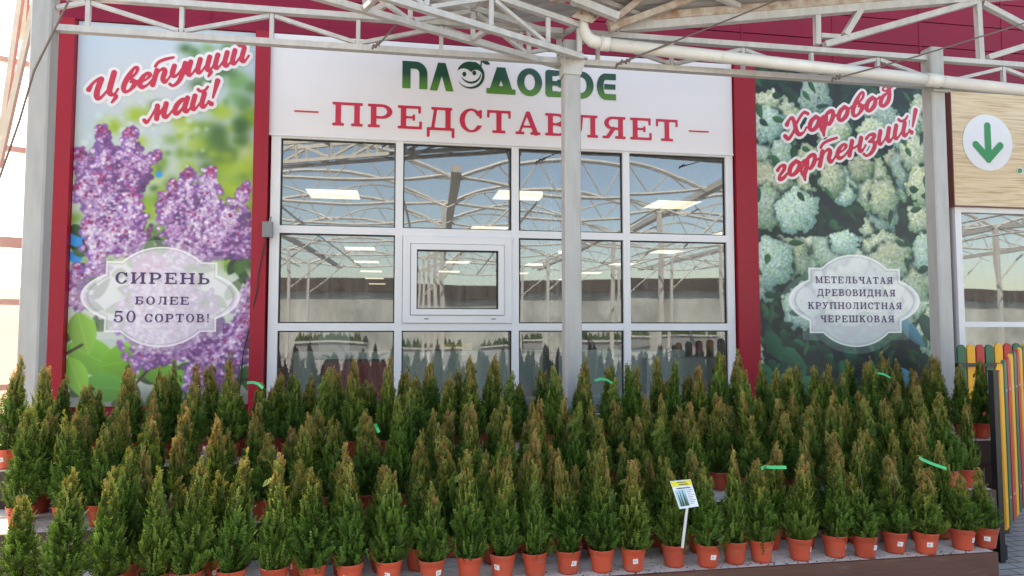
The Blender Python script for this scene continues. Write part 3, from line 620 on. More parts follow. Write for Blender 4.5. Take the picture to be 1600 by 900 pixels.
# ------------------------------------------------------------------ MAIN SIGN
a, b = at(421, 210, YF), at(1145, 240.7, YF)
sx0, sx1, sz0, sz1 = -1.268, 3.625, 3.495, 4.512
sign = empty('fascia_sign', (1.18, YF, 3.495), label='long white sign with green logo and red capital letters above the window', cat='sign')
MB().box(sx0, sx1, YF, 6.984, sz0, sz1).build('sign_sheet', M['signwhite'], sign)
MB().box(sx0, sx1, YF - .012, YF - .002, sz0 - .012, sz0 + .01).build('edge_strip', M['frame'], sign)
pa, pb = at(519, 196.5, YF), at(1059, 221, YF)
cap = at(519, 159.5, YF).z - pa.z
slab_text('ПРЕДСТАВЛЯЕТ', pa, pb, cap, YF - .004, 'red_lettering', M['letters_red'], sign, gap=.2)
db = MB()
for (q0, q1) in (((460, 173.5), (498, 174.5)), ((1076, 204.7), (1107, 206))):
    u, v = at(*q0, YF), at(*q1, YF); db.box(u.x, v.x, YF - .006, YF - .002, u.z - .008, u.z + .008)
db.build('dash', M['letters_red'], sign)
def green_logo():
    rg = lambda *a: ('r',) + a; b = lambda *a: ('b',) + a; s = lambda *a: ('s',) + a
    fn = lambda f: ('fn', f)
    L = {
     'П': [b(0,.3,.02,.98), b(0,.5,.72,.98), ('fn', lambda X, Y: np.minimum(np.minimum(f_ring(X,Y,.48,.56,.44,.42,.3,.26), Y-.55), X-.47)), b(.62,.92,.02,.57)],
     'Л': [fn(lambda X, Y: np.minimum(np.maximum(f_seg(X,Y,.13,-.15,.48,1.0,.27), f_seg(X,Y,.83,-.15,.48,1.0,.27)), np.minimum(Y, 1 - Y)))],
     'Д': [fn(lambda X, Y: np.minimum(np.maximum(f_seg(X,Y,.2,.0,.5,1.0,.27), f_seg(X,Y,.8,.0,.5,1.0,.27)), np.minimum(Y, 1 - Y))), b(.0,1.0,.0,.2), b(.2,.8,.1,.3)],
     'О': [rg(.47,.5,.47,.51,.27,.22)],
     'В': [b(0,.27,.1,.9), b(.1,.45,.78,1), b(.1,.5,0,.22), b(.1,.5,.42,.6), ('r',.45,.735,.36,.265,.25,.18,'r'), ('r',.47,.29,.42,.29,.26,.2,'r'), ('s',.14,.14,.14,.13,.28), ('s',.14,.86,.14,.87,.28)],
     'Е': [b(.3,.78,.76,1), b(.3,.76,.40,.6), b(.3,.78,0,.23), ('r',.36,.5,.36,.5,.27,.24,'l')]}
    items = [('П',628.5,667.7,94,138.5), ('Л',670,710,97,141), ('Д',760,805.5,104,146), ('О',808,847,106,149), ('В',852,889,109,151), ('О',889,927.5,111,153), ('Е',932.5,962.5,114,155.5)]
    for ch, x0, x1, y0, y1 in items:
        p0 = at(x0, y1, YF); p1 = at(x1, y1, YF); h = at(x0, y0, YF).z - p0.z; wd = p1.x - p0.x
        wu = {'П': .92, 'Л': .96, 'Д': 1.0, 'О': .94, 'В': .9, 'Е': .78}[ch]
        xs = np.arange(-.01, wd + .01, .0055); ys = np.arange(-.01, h + .012, .0055); X, Y = np.meshgrid(xs, ys)
        F = eval_prims(L[ch], X / wd * wu, Y / h)
        field_mesh(F, xs, ys, 'logo_letter', lambda u, v: (p0.x + u, YF - .004, p0.z + v), M['logo'], sign)
    # the smiling fruit that stands for the letter O
    c = at(735, 117, YF); k = (at(757, 117, YF).x - c.x) / 22
    xs = np.arange(-26 * k, 32 * k, .005); ys = np.arange(-26 * k, 34 * k, .005); X, Y = np.meshgrid(xs, ys); X = X / k; Y = Y / k
    circ = np.hypot(X, Y)
    rim = np.minimum(22 - circ, np.hypot(X + 2.2, Y - 1.2) - 20.4)                              # crescent, thick on the right
    rim = np.minimum(rim, np.maximum(-Y + 4, X - 6))
    hair = np.minimum(np.minimum(21 - circ, np.hypot(X + 10, Y + 4) - 13.5), np.minimum(np.hypot(X - 9, Y + 1) - 9.5, Y - 4 + .1 * X))
    stem = f_seg(X, Y, 16, 14, 18, 27, 2.2)
    leafl = np.minimum(9.5 - np.hypot(X - 22, Y - 15), 9.5 - np.hypot(X - 26.5, Y - 27))
    eyes = np.maximum(3.4 - np.hypot((X + 9.5) * 1.1, (Y - .5) * .9), 3.4 - np.hypot((X - 6) * 1.1, (Y - 3.2) * .9))
    smile = np.minimum(np.minimum(16 - np.hypot(X - .5, Y - 2), np.hypot(X + .3, Y - 5.5) - 16.2), -Y - 1 + .25 * X)
    F = np.maximum.reduce([rim, hair, stem, leafl, eyes, smile])
    field_mesh(F, xs, ys, 'logo_emblem', lambda u, v: (c.x + u, YF - .004, c.z + v), mat('dark_green_vinyl', (.006, .055, .026), .4), sign)
green_logo()

# ------------------------------------------------------------------ LILAC POSTER
YP = 6.93
lil = empty('lilac_poster', (-2.22, YP, .9), label='tall poster of purple lilac with red script and white badge', cat='poster')
P = Print(-3.03, -1.41, .86, 4.515, YP, 205)
V = np.linspace(0, 1, P.H)[:, None]; U = np.linspace(0, 1, P.W)[None, :]
P.im[:] = (188, 205, 218); k = P.k
u, v = P.uv(230, 130); P.blob(u, v, 70 * k, (206, 206, 206), .8, 1.6)
P.blend(np.clip((V - .20) * 4, 0, 1) * np.ones_like(U) * .8, (196, 206, 190))
for _ in range(420):                                                  # out-of-focus trees
    px, py = rng.uniform(115, 400), rng.uniform(60, 420); q = (px - 115) / 285; 
    dens = np.clip((py - 120) / 120, 0, 1) * .5 + q * .9 - .45 + (py > 240) * .3
    dens += .28 * (px > 200) * (py > 150)
    if px > 300: dens += .3
    if rng.random() > dens: continue
    u, v = P.uv(px, py)
    pal = [(118,158,62), (150,182,48), (88,130,60), (172,196,70), (66,104,62)] if py > 170 else [(96,140,84), (120,165,96), (82,120,70)]
    P.blob(u, v, rng.uniform(5, 13) * k, pick(pal), rng.uniform(.55, .95), rng.uniform(.8, 1.5))
for _ in range(9):
    u, v = P.uv(rng.uniform(335, 385), rng.uniform(185, 250)); P.blob(u, v, rng.uniform(8, 16) * k, pick([(60,100,54), (74,116,56)]), .8)
for _ in range(60):
    px = rng.uniform(118, 330); u, v = P.uv(px, rng.uniform(130, 235)); P.disc(u, v, rng.uniform(2, 6) * k, pick([(222,228,222), (205,222,224), (196,214,190)]), 4 * k, rng.uniform(.25, .6))
for _ in range(26):
    u, v = P.uv(rng.uniform(310, 398), rng.uniform(240, 330)); P.blob(u, v, rng.uniform(7, 14) * k, pick([(160,186,40), (176,196,60), (120,160,50)]), .6, 1.4)
for _ in range(120):                                                  # the darker shrub behind the flowers
    px, py = rng.uniform(105, 400), rng.uniform(360, 640); u, v = P.uv(px, py)
    P.leaf(u, v, rng.uniform(20, 46) * k, rng.uniform(10, 20) * k, rng.uniform(0, 6.3), pick([(60,92,52), (84,124,62), (46,70,48)]), pick([(40,66,40), (70,106,54)]))
P.blend(np.clip((V - .93) * 20, 0, 1) * np.ones_like(U) * .5, (70, 70, 66))
for q in ((120, 372, 13, 26), (118, 400, 10, 10), (248, 272, 5, 4)):
    u, v = P.uv(q[0], q[1]); P.disc(u, v, q[2] * k, (24, 150, 222), 2)
for px, py, L, wd, ang, c in ((150,560,95,52,.5,(132,196,74)), (215,560,110,58,-.2,(124,190,60)), (130,520,70,40,1.3,(150,200,86)), (255,585,90,36,.5,(112,176,66)), (170,605,80,44,.1,(98,170,74)),
        (235,545,60,40,2.6,(108,168,66)), (120,590,70,34,1.2,(142,200,80)), (300,590,60,24,.3,(120,186,80)), (260,612,50,20,.7,(96,176,56)), (120,360,24,16,1.0,(56,96,60)), (128,395,26,12,.1,(70,120,60)),
        (372,385,34,26,.4,(66,112,62)), (352,378,36,24,2.2,(78,128,66)), (386,392,26,20,1.2,(60,104,58)), (262,362,34,26,-.3,(130,180,78)), (290,360,26,14,.5,(92,140,66)), (345,600,50,20,.9,(70,120,60)), (330,560,40,20,2.3,(60,100,60)), (385,590,40,24,1.5,(70,120,66))):
    u, v = P.uv(px, py); P.leaf(u, v, L * k, wd * k, ang, c, np.array(c) * .8)
for a_, b_ in (((130,375), (146,420)), ((146,420), (160,412)), ((146,416), (128,412)), ((210,600), (236,572)), ((103,552), (128,538)), ((330,600), (395,590))):
    u0, v0 = P.uv(*a_); u1, v1 = P.uv(*b_)
    for t_ in np.linspace(0, 1, 40): P.disc(u0 + (u1 - u0) * t_, v0 + (v1 - v0) * t_, 1.9 * k, (70, 52, 50), 1)
cones = [((154,196),(180,300),26), ((205,198),(196,300),27), ((247,236),(190,292),22), ((122,232),(160,330),24), ((118,285),(170,350),24), ((150,270),(178,390),36), ((205,290),(200,400),32), ((130,345),(165,400),24),
         ((268,282),(285,350),22), ((292,262),(300,370),24), ((328,258),(322,385),27), ((388,286),(340,385),26), ((250,300),(290,390),26), ((300,330),(310,410),40), ((360,330),(345,400),30), ((394,345),(380,400),20),
         ((120,412),(118,470),18), ((150,400),(150,430),24), ((105,450),(130,480),15), ((394,430),(380,520),22), ((396,490),(300,590),32), ((380,520),(330,600),30), ((300,570),(300,610),14), ((230,400),(280,560),80)]
pts = []
for ci, (tip, base, wd) in enumerate(cones):
    n_ = int(11 * wd * math.hypot(tip[0]-base[0], tip[1]-base[1]) / 100)
    for _ in range(max(60, n_)):
        t_ = rng.random() ** .7; s_ = rng.normal(0, .45); prof = (.25 + .75 * min(1, t_ * 2.0))
        dx, dy = base[0] - tip[0], base[1] - tip[1]; L = math.hypot(dx, dy)
        s_ = np.clip(s_, -1, 1); px = tip[0] + dx * t_ - dy / L * s_ * wd * prof; py = tip[1] + dy * t_ + dx / L * s_ * wd * prof
        pts.append((px, py, t_, abs(s_), ci))
rng.shuffle(pts)
pal_hi = [(226,208,230), (214,192,222), (236,226,238), (204,178,214)]; pal_mid = [(184,138,188), (196,152,200), (170,118,176), (204,166,206)]; pal_lo = [(122,78,140), (142,88,150), (108,72,136)]; pal_bud = [(150,56,104), (166,70,120), (136,48,100)]
lum = rng.normal(0, .12, len(cones)); ph = rng.uniform(0, 6.28, 6)
def tone(px, py): return .5 * math.sin(px * .11 + ph[0] + .8 * math.sin(py * .06)) * math.sin(py * .10 + ph[1]) + .3 * math.sin(px * .23 + py * .17 + ph[2])
for stage in range(3):
    for px, py, t_, s_, ci in pts:
        tip, base, wd = cones[ci]; L = math.hypot(base[0]-tip[0], base[1]-tip[1])
        sd_ = ((px - tip[0] - (base[0]-tip[0]) * t_)) / wd                       # lighter on the upper left of each spike
        l_ = .67 - .42 * sd_ - .55 * (t_ - .35) + lum[ci] + .35 * tone(px, py) + rng.normal(0, .10)
        px += rng.normal(0, 1.2); py += rng.normal(0, 1.2)
        if px < 100 or px > 402: continue
        u, v = P.uv(px, py)
        if stage == 0: P.disc(u, v, rng.uniform(3.4, 5.2) * k, np.array((112, 76, 134)) * (.85 + .5 * np.clip(l_, 0, 1)), 1.6, .95); continue
        if stage == 1 and rng.random() < .35: continue
        if stage == 2 and rng.random() < .55: continue
        l_ = l_ + (.12 if stage == 2 else -.12)
        if t_ < .16 and rng.random() < .6 or rng.random() < .05: c = pick(pal_bud) * (.8 + .4 * np.clip(l_, 0, 1))
        elif l_ > .68: c = pick(pal_hi)
        elif l_ > .36: c = pick(pal_mid)
        else: c = pick(pal_lo)
        c = c * rng.uniform(.92, 1.06)
        P.floret(u, v, rng.uniform(1.9, 3.1) * k, c, .95)
        if rng.random() < .3: P.disc(u, v, .7 * k, c * .6, 1)
P.soften(2); P.im = 255 * np.clip(P.im / 255, 0, 1) ** 1.12
P.badge(252, 463, 123, 77, .66, .30, (225, 225, 222))
P.build(lil)
mb = MB(); mb.box(-3.03, -1.41, YP + .004, YW - .004, .86, 4.515); mb.build('backing_board', M['box_grey'], lil)
pa = at(137, 157, YP); pb = at(386, 95, YP); script_text('Цветущий', pa + Vector((.045, 0, 0)), pb, at(144, 118, YP).z - at(144, 156, YP).z, .14, YP - .006, 'script_lettering', lil)
pa = at(231, 191, YP); pb = at(338, 162, YP); script_text('май!', pa, pb, .235, .14, YP - .006, 'script_lettering', lil, space=.04)
for txt, xa_, xb_, yb_, cp in (('СИРЕНЬ', 180, 328, 443.8, 18), ('БОЛЕЕ', 211, 295, 476, 12.6), ('50', 177, 212, 503.6, 18), ('СОРТОВ!', 226, 327, 503.6, 13.2)):
    a, b = at(xa_, yb_, YP), at(xb_, yb_, YP); slab_text(txt, a, b, at(xa_, yb_ - cp, YP).z - a.z, YP - .004, 'purple_lettering', M['letters_purple'], lil, res=.0045, gap=.26)

# ------------------------------------------------------------------ HYDRANGEA POSTER
hyd = empty('hydrangea_poster', (5.0, YP, .9), label='tall poster of white hydrangea on dark leaves with red script', cat='poster')
P = Print(3.893, 6.33, .86, 4.515, YP, 185); k = P.k
P.im[:] = (30, 42, 52)
for _ in range(60): 
    u, v = P.uv(rng.uniform(1175, 1490), rng.uniform(100, 640)); P.blob(u, v, rng.uniform(14, 30) * k, pick([(28,60,60), (34,40,56), (24,50,48)]), .6)
for _ in range(760):
    px, py = rng.uniform(1175, 1490), rng.uniform(100, 640); u, v = P.uv(px, py)
    low = py > 520 and px < 1330
    pal = [(38,112,88), (52,140,100), (30,90,76)] if low else [(30,74,62), (36,88,66), (26,60,56), (48,104,76), (60,120,84)]
    c = pick(pal) * rng.uniform(.75, 1.1); P.leaf(u, v, rng.uniform(16, 38) * k, rng.uniform(7, 15) * k, rng.uniform(-.6, 2.2), c, c * .68, .9)
heads = [(1273,152,23,26),(1200,168,22,24),(1222,176,18,20),(1198,195,26,24),(1230,190,20,28),(1216,228,26,30),(1192,250,18,22),(1205,290,34,36),(1240,300,28,28),(1195,325,30,30),(1245,330,32,30),(1262,250,17,22),(1238,258,12,14),(1222,240,16,20),(1300,215,22,20),(1310,205,18,20),
 (1378,190,24,26),(1362,205,20,18),(1440,178,20,26),(1455,195,14,30),(1420,215,22,20),(1395,255,15,20),(1430,240,22,26),(1416,260,22,30),(1440,290,24,26),(1300,280,18,22),(1330,284,22,24),(1365,290,24,36),(1345,262,18,18),(1405,290,16,22),(1380,330,22,26),(1372,355,24,24),(1380,310,20,26),
 (1320,305,14,14),(1440,340,22,22),(1455,370,18,30),(1205,410,32,34),(1232,402,30,28),(1265,398,32,26),(1300,390,30,22),(1320,378,22,16),(1380,386,30,20),(1392,405,30,24),(1445,395,20,28),(1440,430,24,30),(1436,470,24,22),(1195,440,20,26),(1330,410,26,20),(1455,520,22,30),(1470,555,16,26),(1325,450,60,40),(1185,562,8,22),(1410,470,30,30),(1250,480,26,30),(1340,480,50,24)]
order = list(range(len(heads))); rng.shuffle(order)
for hi in order:
    px, py, rx, ry = heads[hi]; rx *= 1.04; ry *= 1.14; sat = (hi * 37 % 10) / 10
    hi_c = np.array((236, 240, 216)) if sat > .3 else np.array((216, 236, 224)); lo_c = np.array((126, 162, 136)) if sat > .2 else np.array((124, 164, 158))
    dim = .86 + .14 * ((hi * 53 % 7) / 6)
    for _ in range(int((rx + ry) * .9)):                              # dark leaves round the head
        a_ = rng.uniform(0, 6.28); u, v = P.uv(px + rx * 1.02 * math.cos(a_), py + ry * 1.02 * math.sin(a_)); P.blob(u, v, 4.2 * k, (26, 52, 48), .45)
    for st in range(3):
        n_ = int(rx * ry * (.34, .30, .22)[st])
        for _ in range(n_):
            a_ = rng.uniform(0, 6.28); q = math.sqrt(rng.random()) * (1.0, .97, .86)[st]; wob = 1 + .10 * math.sin(a_ * 5 + hi) + .06 * math.sin(a_ * 11 + hi * 2)
            x = px + rx * q * math.cos(a_) * wob; y = py + ry * q * math.sin(a_) * wob
            lt = .66 - .42 * (y - py) / ry - .26 * (x - px) / rx - .30 * q ** 3 + rng.normal(0, .13) + (-.22, .02, .2)[st]
            c = (lo_c + (hi_c - lo_c) * np.clip(lt, 0, 1)) * dim
            if rng.random() < .12: c = c * np.array((.95, .99, .80))
            u, v = P.uv(x, y)
            if st == 0: P.disc(u, v, rng.uniform(2.4, 3.6) * k, c, 1.5, .95)
            else: P.floret(u, v, rng.uniform(1.4, 2.5) * k, c, .9)
for _ in range(70):
    px, py = rng.uniform(1180, 1470), rng.uniform(110, 610); u, v = P.uv(px, py); c = pick([(44,104,72), (62,128,84), (34,86,66)])
    P.leaf(u, v, rng.uniform(14, 26) * k, rng.uniform(6, 11) * k, rng.uniform(-.3, 2), c, c * .7, .95)
for px, py, L, wd, ang, c in ((1420,600,64,26,.9,(96,160,186)), (1455,520,70,24,1.0,(44,104,92)), (1425,520,60,20,.8,(90,150,170)), (1450,580,60,20,1.2,(30,80,76)), (1200,590,50,22,1.0,(42,128,96)), (1240,560,52,22,.6,(46,120,92)), (1270,600,46,18,.4,(52,140,104)), (1210,540,50,24,1.1,(40,110,84))):
    u, v = P.uv(px, py); P.leaf(u, v, L * k, wd * k, ang, c, np.array(c) * .75)
P.soften(1); P.im = 255 * np.clip(P.im / 255, 0, 1) ** 1.22
P.badge(1336, 469, 101, 71, .74, .28, (190, 210, 195))
P.build(hyd)
MB().box(3.893, 6.33, YP + .004, YW - .004, .86, 4.515).build('backing_board', M['box_grey'], hyd)
pa = at(1226, 219, YP); pb = at(1393, 162, YP); script_text('Хоровод', pa, pb, .265, .13, YP - .006, 'script_lettering', hyd)
pa = at(1213, 283, YP); pb = at(1431, 206, YP); script_text('гортензий!', pa, pb, .265, .13, YP - .006, 'script_lettering', hyd)
for txt, xa_, xb_, yb_, cp in (('МЕТЕЛЬЧАТАЯ', 1274, 1394.6, 443, 10.8), ('ДРЕВОВИДНАЯ', 1277, 1398.7, 462.8, 10.8), ('КРУПНОЛИСТНАЯ', 1262.5, 1408.8, 483, 10.8), ('ЧЕРЕШКОВАЯ', 1282, 1397, 503.6, 10.8)):
    a, b = at(xa_, yb_, YP), at(xb_, yb_, YP); slab_text(txt, a, b, at(xa_, yb_ - cp, YP).z - a.z, YP - .004, 'purple_lettering', M['letters_purple'], hyd, res=.0045, gap=.24)

# ------------------------------------------------------------------ WOOD-LOOK ARROW SIGN
x0 = 6.355; x1 = 11.8
arr = empty('arrow_sign', (7.2, 6.86, 3.0), label='pale wood panel sign with green down arrow on white disc', cat='sign')
MB().box(x0, x1, 6.87, 6.975, 3.012, 4.44).build('wood_panel', M['wood'], arr)
eb = MB(); eb.box(x0 - .012, x0 - .002, 6.86, 6.98, 3.0, 4.45); eb.box(x0, x1, 6.86, 6.98, 3.0, 3.010); eb.build('edge_trim', mat('brown_trim', (.16, .05, .045), .5), arr)
c = at(1543, 223, 6.87); r_ = at(1581.5, 223, 6.87).x - c.x
dv = []; n_ = 64
dv = [(c.x + r_ * math.cos(2*math.pi*i/n_), 6.866, c.z + r_ * 1.0 * math.sin(2*math.pi*i/n_)) for i in range(n_)]
MB().add(dv, [tuple(range(n_))]).build('white_disc', M['frame'], arr)
xs = np.arange(-.3, .3, .006); X, Y = np.meshgrid(xs, xs)
F = np.maximum.reduce([f_seg(X, Y, 0, .20, 0, -.2, .085), f_seg(X, Y, -.165, -.03, 0, -.195, .085), f_seg(X, Y, .165, -.03, 0, -.195, .085)])
field_mesh(F, xs, xs, 'arrow', lambda u, v: (c.x + u, 6.862, c.z + v), M['green_arrow'], arr)
c2 = at(1593, 267, 6.87)
for rr, yy, mm in ((.042, 6.866, M['frame']), (.03, 6.862, M['green_arrow'])):
    MB().add([(c2.x + rr * math.cos(2*math.pi*i/28), yy, c2.z + rr * math.sin(2*math.pi*i/28)) for i in range(28)], [tuple(range(28))]).build('dot', mm, arr)

# ------------------------------------------------------------------ CANOPY STEELWORK
YT = 5.52
def post(x, ztop, label, bracket=True):
    o = empty('steel_post', (x, YT, 0), label=label, cat='post', group='white steel posts of the canopy')
    w_ = .07; mb = MB(); n8 = []
    c_ = .012
    prof = [(-w_+c_,-w_),(w_-c_,-w_),(w_,-w_+c_),(w_,w_-c_),(w_-c_,w_),(-w_+c_,w_),(-w_,w_-c_),(-w_,-w_+c_)]
    vs = [(x+a, YT+b, z) for z in (0.012, ztop) for a, b in prof]
    mb.add(vs, [tuple(range(8))[::-1], tuple(range(8, 16))] + [(i, (i+1) % 8, 8+(i+1) % 8, 8+i) for i in range(8)]).build('shaft', M['steel'], o)
    MB().box(x-.14, x+.14, YT-.14, YT+.14, 0, .012).build('base_plate', M['steel'], o)
    bb = MB()
    for sx in (-.09, .09):
        for sy in (-.1, .1): bb.tube([(x+sx*1.15, YT+sy, .012), (x+sx*1.15, YT+sy, .035)], .012, 6)
    bb.build('anchor_bolts', M['wire'], o)
    return o
xL = (at(43, 300, YT).x + at(75, 300, YT).x) / 2 + .005; xC = at(892, 200, YT).x; xR = at(1460, 200, YT).x
post(xL, 4.5, 'white steel post beside the lilac poster'); pc = post(xC, 4.02, 'white steel post in front of the window and sign'); post(xR, 4.2, 'white steel post between hydrangea poster and arrow sign')
gb = MB()
zt = at(892, 98, YT).z
gb.add([(xC-.115, YT-.073, zt+.0), (xC+.115, YT-.073, zt), (xC+.07, YT-.073, zt-.13), (xC-.07, YT-.073, zt-.13), (xC-.115, YT-.081, zt), (xC+.115, YT-.081, zt), (xC+.07, YT-.081, zt-.13), (xC-.07, YT-.081, zt-.13)], [(0,1,2,3),(7,6,5,4),(0,4,5,1),(3,2,6,7),(0,3,7,4),(1,5,6,2)])
gb.add([(xC-.073, YT-.115, zt), (xC-.073, YT+.07, zt), (xC-.073, YT+.07, zt-.13), (xC-.073, YT-.07, zt-.13), (xC-.081, YT-.115, zt), (xC-.081, YT+.07, zt), (xC-.081, YT+.07, zt-.13), (xC-.081, YT-.07, zt-.13)], [(3,2,1,0),(4,5,6,7),(0,1,5,4),(2,3,7,6),(1,2,6,5),(3,0,4,7)])
gb.box(xC-.12, xC+.12, YT-.12, YT+.12, zt+.002, zt+.014)
gb.build('gusset', M['steel_white'], pc)
# the long flat truss
zb_, zt_ = 3.853, 4.112
tr = empty('lattice_truss', (1.0, YT, zb_), label='long flat white lattice truss running across the whole front', cat='truss')
for a, b in ((xL+.07, xC-.07), (xC+.07, xR-.07), (xR+.07, 10.4)):
    MB().bar((a, YT, zb_), (b, YT, zb_), .06, .048).build('bottom_chord', M['steel_white'], tr); MB().bar((a, YT, zt_), (b, YT, zt_), .06, .046).build('top_chord', M['steel_white'], tr)
vx = [-2.35 + .67 * i for i in range(19)]
for i, x in enumerate(vx):
    if min(abs(x - q) for q in (xL, xC, xR)) > .1: MB().box(x-.016, x+.016, YT-.016, YT+.016, zb_+.029, zt_-.029).build('web_post', M['steel_white'], tr)
    if i < len(vx) - 1:
        za_, zb2 = (zt_-.045, zb_+.045) if i % 2 == 0 else (zb_+.045, zt_-.045)
        MB().bar((x+.022, YT+.0, za_), (vx[i+1]-.022, YT, zb2), .03, .03, (0, 1, 0)).build('web_diagonal', M['steel_white'], tr)
MB().bar((xL+.075, YT, zb_+.16), (-2.372, YT, zt_-.04), .03, .03, (0, 1, 0)).build('web_diagonal', M['steel_white'], tr)
# upper truss members above it, carrying the gable
ut = empty('gable_truss', (4.2, YT, 4.14), label='white gable truss standing on the long truss at right', cat='truss')
def mem(name, a, b, w_=.05, Y=YT, parent=None, m=None, h=None):
    a = at(*a, Y) if len(a) == 2 else Vector(a); b = at(*b, Y) if len(b) == 2 else Vector(b)
    return MB().bar(a, b, w_, h or w_, (0, 1, 0)).build(name, m or M['steel_white'], parent)
mem('web_post', (1277, 70), (1276, 14), .05, parent=ut); mem('web_post', (1532, 94), (1525, -30), .05, parent=ut)
mem('web_diagonal', (1288, 70), (1527, 2), .055, parent=ut); mem('web_diagonal', (1320, 55), (1372, -30), .055, YT-.01, ut); mem('web_diagonal', (1282, 56), (1312, 58), .04, parent=ut)
mem('web_diagonal', (1535, 6), (1660, 72), .05, parent=ut); mem('web_diagonal', (1543, 90), (1680, 48), .05, parent=ut); mem('web_diagonal', (1272, 12), (1225, -14), .05, parent=ut)
mem('rafter', (966, 44), (1700, -18), .08, YT-.0, ut, h=.07)
ul = empty('gable_truss', (0, YT, 4.14), label='white gable truss standing on the long truss at left', cat='truss')
mem('web_post', (572, 20), (569, -60), .05, parent=ul); mem('web_diagonal', (580, 19), (640, -14), .045, parent=ul); mem('rafter', (683, 13), (880, -3), .05, YT+.25, ul); mem('web_post', (763, 10), (763, 52), .045, YT+.25, ul); mem('web_diagonal', (765, 10), (800, 34), .045, YT+.25, ul)
# twin girder coming out from the middle post towards the viewer's left
g = Vector((-.900, -.435, 0)); gp = Vector((-.435, .900, 0))
gd = empty('box_girder', (xC, YT-.12, 4.0), label='white twin lattice girder sloping out of the photo top above the logo', cat='girder')
A0 = at(909, 89, 5.40); A1 = at(909, 41, 5.40); zl, zu = A0.z, A1.z
S0 = Vector((A0.x, A0.y, zl)); Lg = 4.6
for off, nm in ((0, 'near'), (.26, 'far')):
    o_ = gp * off
    MB().bar(S0 + o_, S0 + o_ + g * Lg, .046, .046).build('bottom_chord', M['steel_white'], gd)
    U0 = Vector((S0.x, S0.y, zu)); MB().bar(U0 + o_, U0 + o_ + g * Lg, .046, .046).build('top_chord', M['steel_white'], gd)
    k_ = 0
    MB().bar(S0 + o_ + g*.03 + Vector((0,0,.03)), U0 + o_ + g*.03 - Vector((0,0,.03)), .04, .04).build('web_post', M['steel_white'], gd)
    for d_ in np.arange(.36, Lg, .55):
        MB().bar(S0 + o_ + g*d_ + Vector((0,0,.028)), U0 + o_ + g*d_ - Vector((0,0,.028)), .035, .035).build('web_post', M['steel_white'], gd)
        if d_ + .55 < Lg:
            a_, b_ = (S0, U0) if k_ % 2 == 0 else (U0, S0); sg = 1 if k_ % 2 == 0 else -1
            MB().bar(a_ + o_ + g*(d_+.03) + Vector((0,0,.03*sg)), b_ + o_ + g*(d_+.52) - Vector((0,0,.03*sg)), .03, .03).build('web_diagonal', M['steel_white'], gd)
        k_ += 1
for d_ in (.0, .9, 1.8, 2.7):
    MB().bar(S0 + g*(d_+.03) + gp*.03, S0 + g*(d_+.03) + gp*.23, .035, .035).build('cross_tie', M['steel_white'], gd)
    MB().bar(Vector((S0.x,S0.y,zu)) + g*(d_+.03) + gp*.03, Vector((S0.x,S0.y,zu)) + g*(d_+.03) + gp*.23, .035, .035).build('cross_tie', M['steel_white'], gd)
# roof sheets with a valley over the girder
Nv = at(948, 44, YT) ; Nv.z += .05
rf = empty('canopy_roof', (Nv.x, Nv.y, Nv.z), label='grey corrugated canopy roof sheet rising to the right of the valley', cat='roof')
ra, rb_ = at(966, 42, YT), at(1700, -20, YT); rd = (rb_ - ra).normalized()
def sheet(o, along, across, La, Lb, n, m):
    mb = MB(); nrm = along.cross(across).normalized()
    if nrm.z < 0: nrm = -nrm
    for i in range(n):
        a0 = across * (Lb * i / n); a1 = across * (Lb * (i + .62) / n); a2 = across * (Lb * (i + .7) / n); a3 = across * (Lb * (i + 1) / n)
        for p, q, h0, h1 in ((a0, a1, 0, 0), (a1, a2, 0, .03), (a2, a3 - (a3 - a2) * .2, .03, .03), (a3 - (a3 - a2) * .2, a3, .03, 0)):
            vs = [o + p + nrm*h0, o + q + nrm*h1, o + q + along*La + nrm*h1, o + p + along*La + nrm*h0]
            mb.add(vs, [(0, 1, 2, 3)])
    return mb
sheet(Nv + Vector((0, 0, .06)), rd, g, 5.0, 1.9, 9, None).build('corrugated_sheet', M['roof'], rf)
for d_ in (.05, .75, 1.5):
    s0 = Nv + g * d_ + Vector((0, 0, .0)); MB().bar(s0 + rd*.1, s0 + rd * 4.6, .05, .07).build('rafter', M['rusty'], rf)
for d_ in (.35, 1.3, 2.3):
    s0 = Nv + rd * d_ + Vector((0, 0, .02)); MB().bar(s0 + g*.08, s0 + g*1.85, .045, .04).build('purlin', M['steel_white'], rf)
mem('strut', (952, 45), (1085, -4), .055, YT-.14, rf, M['rusty']); mem('strut', (950, 38), (1004, -4), .05, YT-.2, rf, M['rusty']); mem('strut', (893, -2), (966, 27), .06, YT-.3, rf)
rl = empty('canopy_roof', (Nv.x, Nv.y, Nv.z+.01), label='grey corrugated canopy roof sheet rising to the left of the valley', cat='roof')
rd2 = Vector((-.55, .80, .22)).normalized()
sheet(Nv + Vector((-.1, 0, .07)), rd2, g, 1.35, 1.9, 9, None).build('corrugated_sheet', M['roof'], rl)
# bolted plate under the valley gutter
pt = empty('gutter_plate', at(920, 24, 5.3), label='bolted steel plate at the valley above the middle post', cat='plate')
pcn = [at(*q, 5.3) for q in ((893, 26), (912, 10), (942, 21), (925, 36))]
nrm = Vector((0, -1, -.2)).normalized() * .012
MB().add(pcn + [p - nrm for p in pcn], [(0,1,2,3),(7,6,5,4),(0,4,5,1),(1,5,6,2),(2,6,7,3),(3,7,4,0)]).build('plate', M['rusty'], pt)
bb = MB()
for q in ((908, 21), (922, 20), (929, 27)): p = at(*q, 5.3); bb.tube([p + nrm*1.0, p + nrm*2.2], .012, 6)
bb.build('bolts', M['wire'], pt)
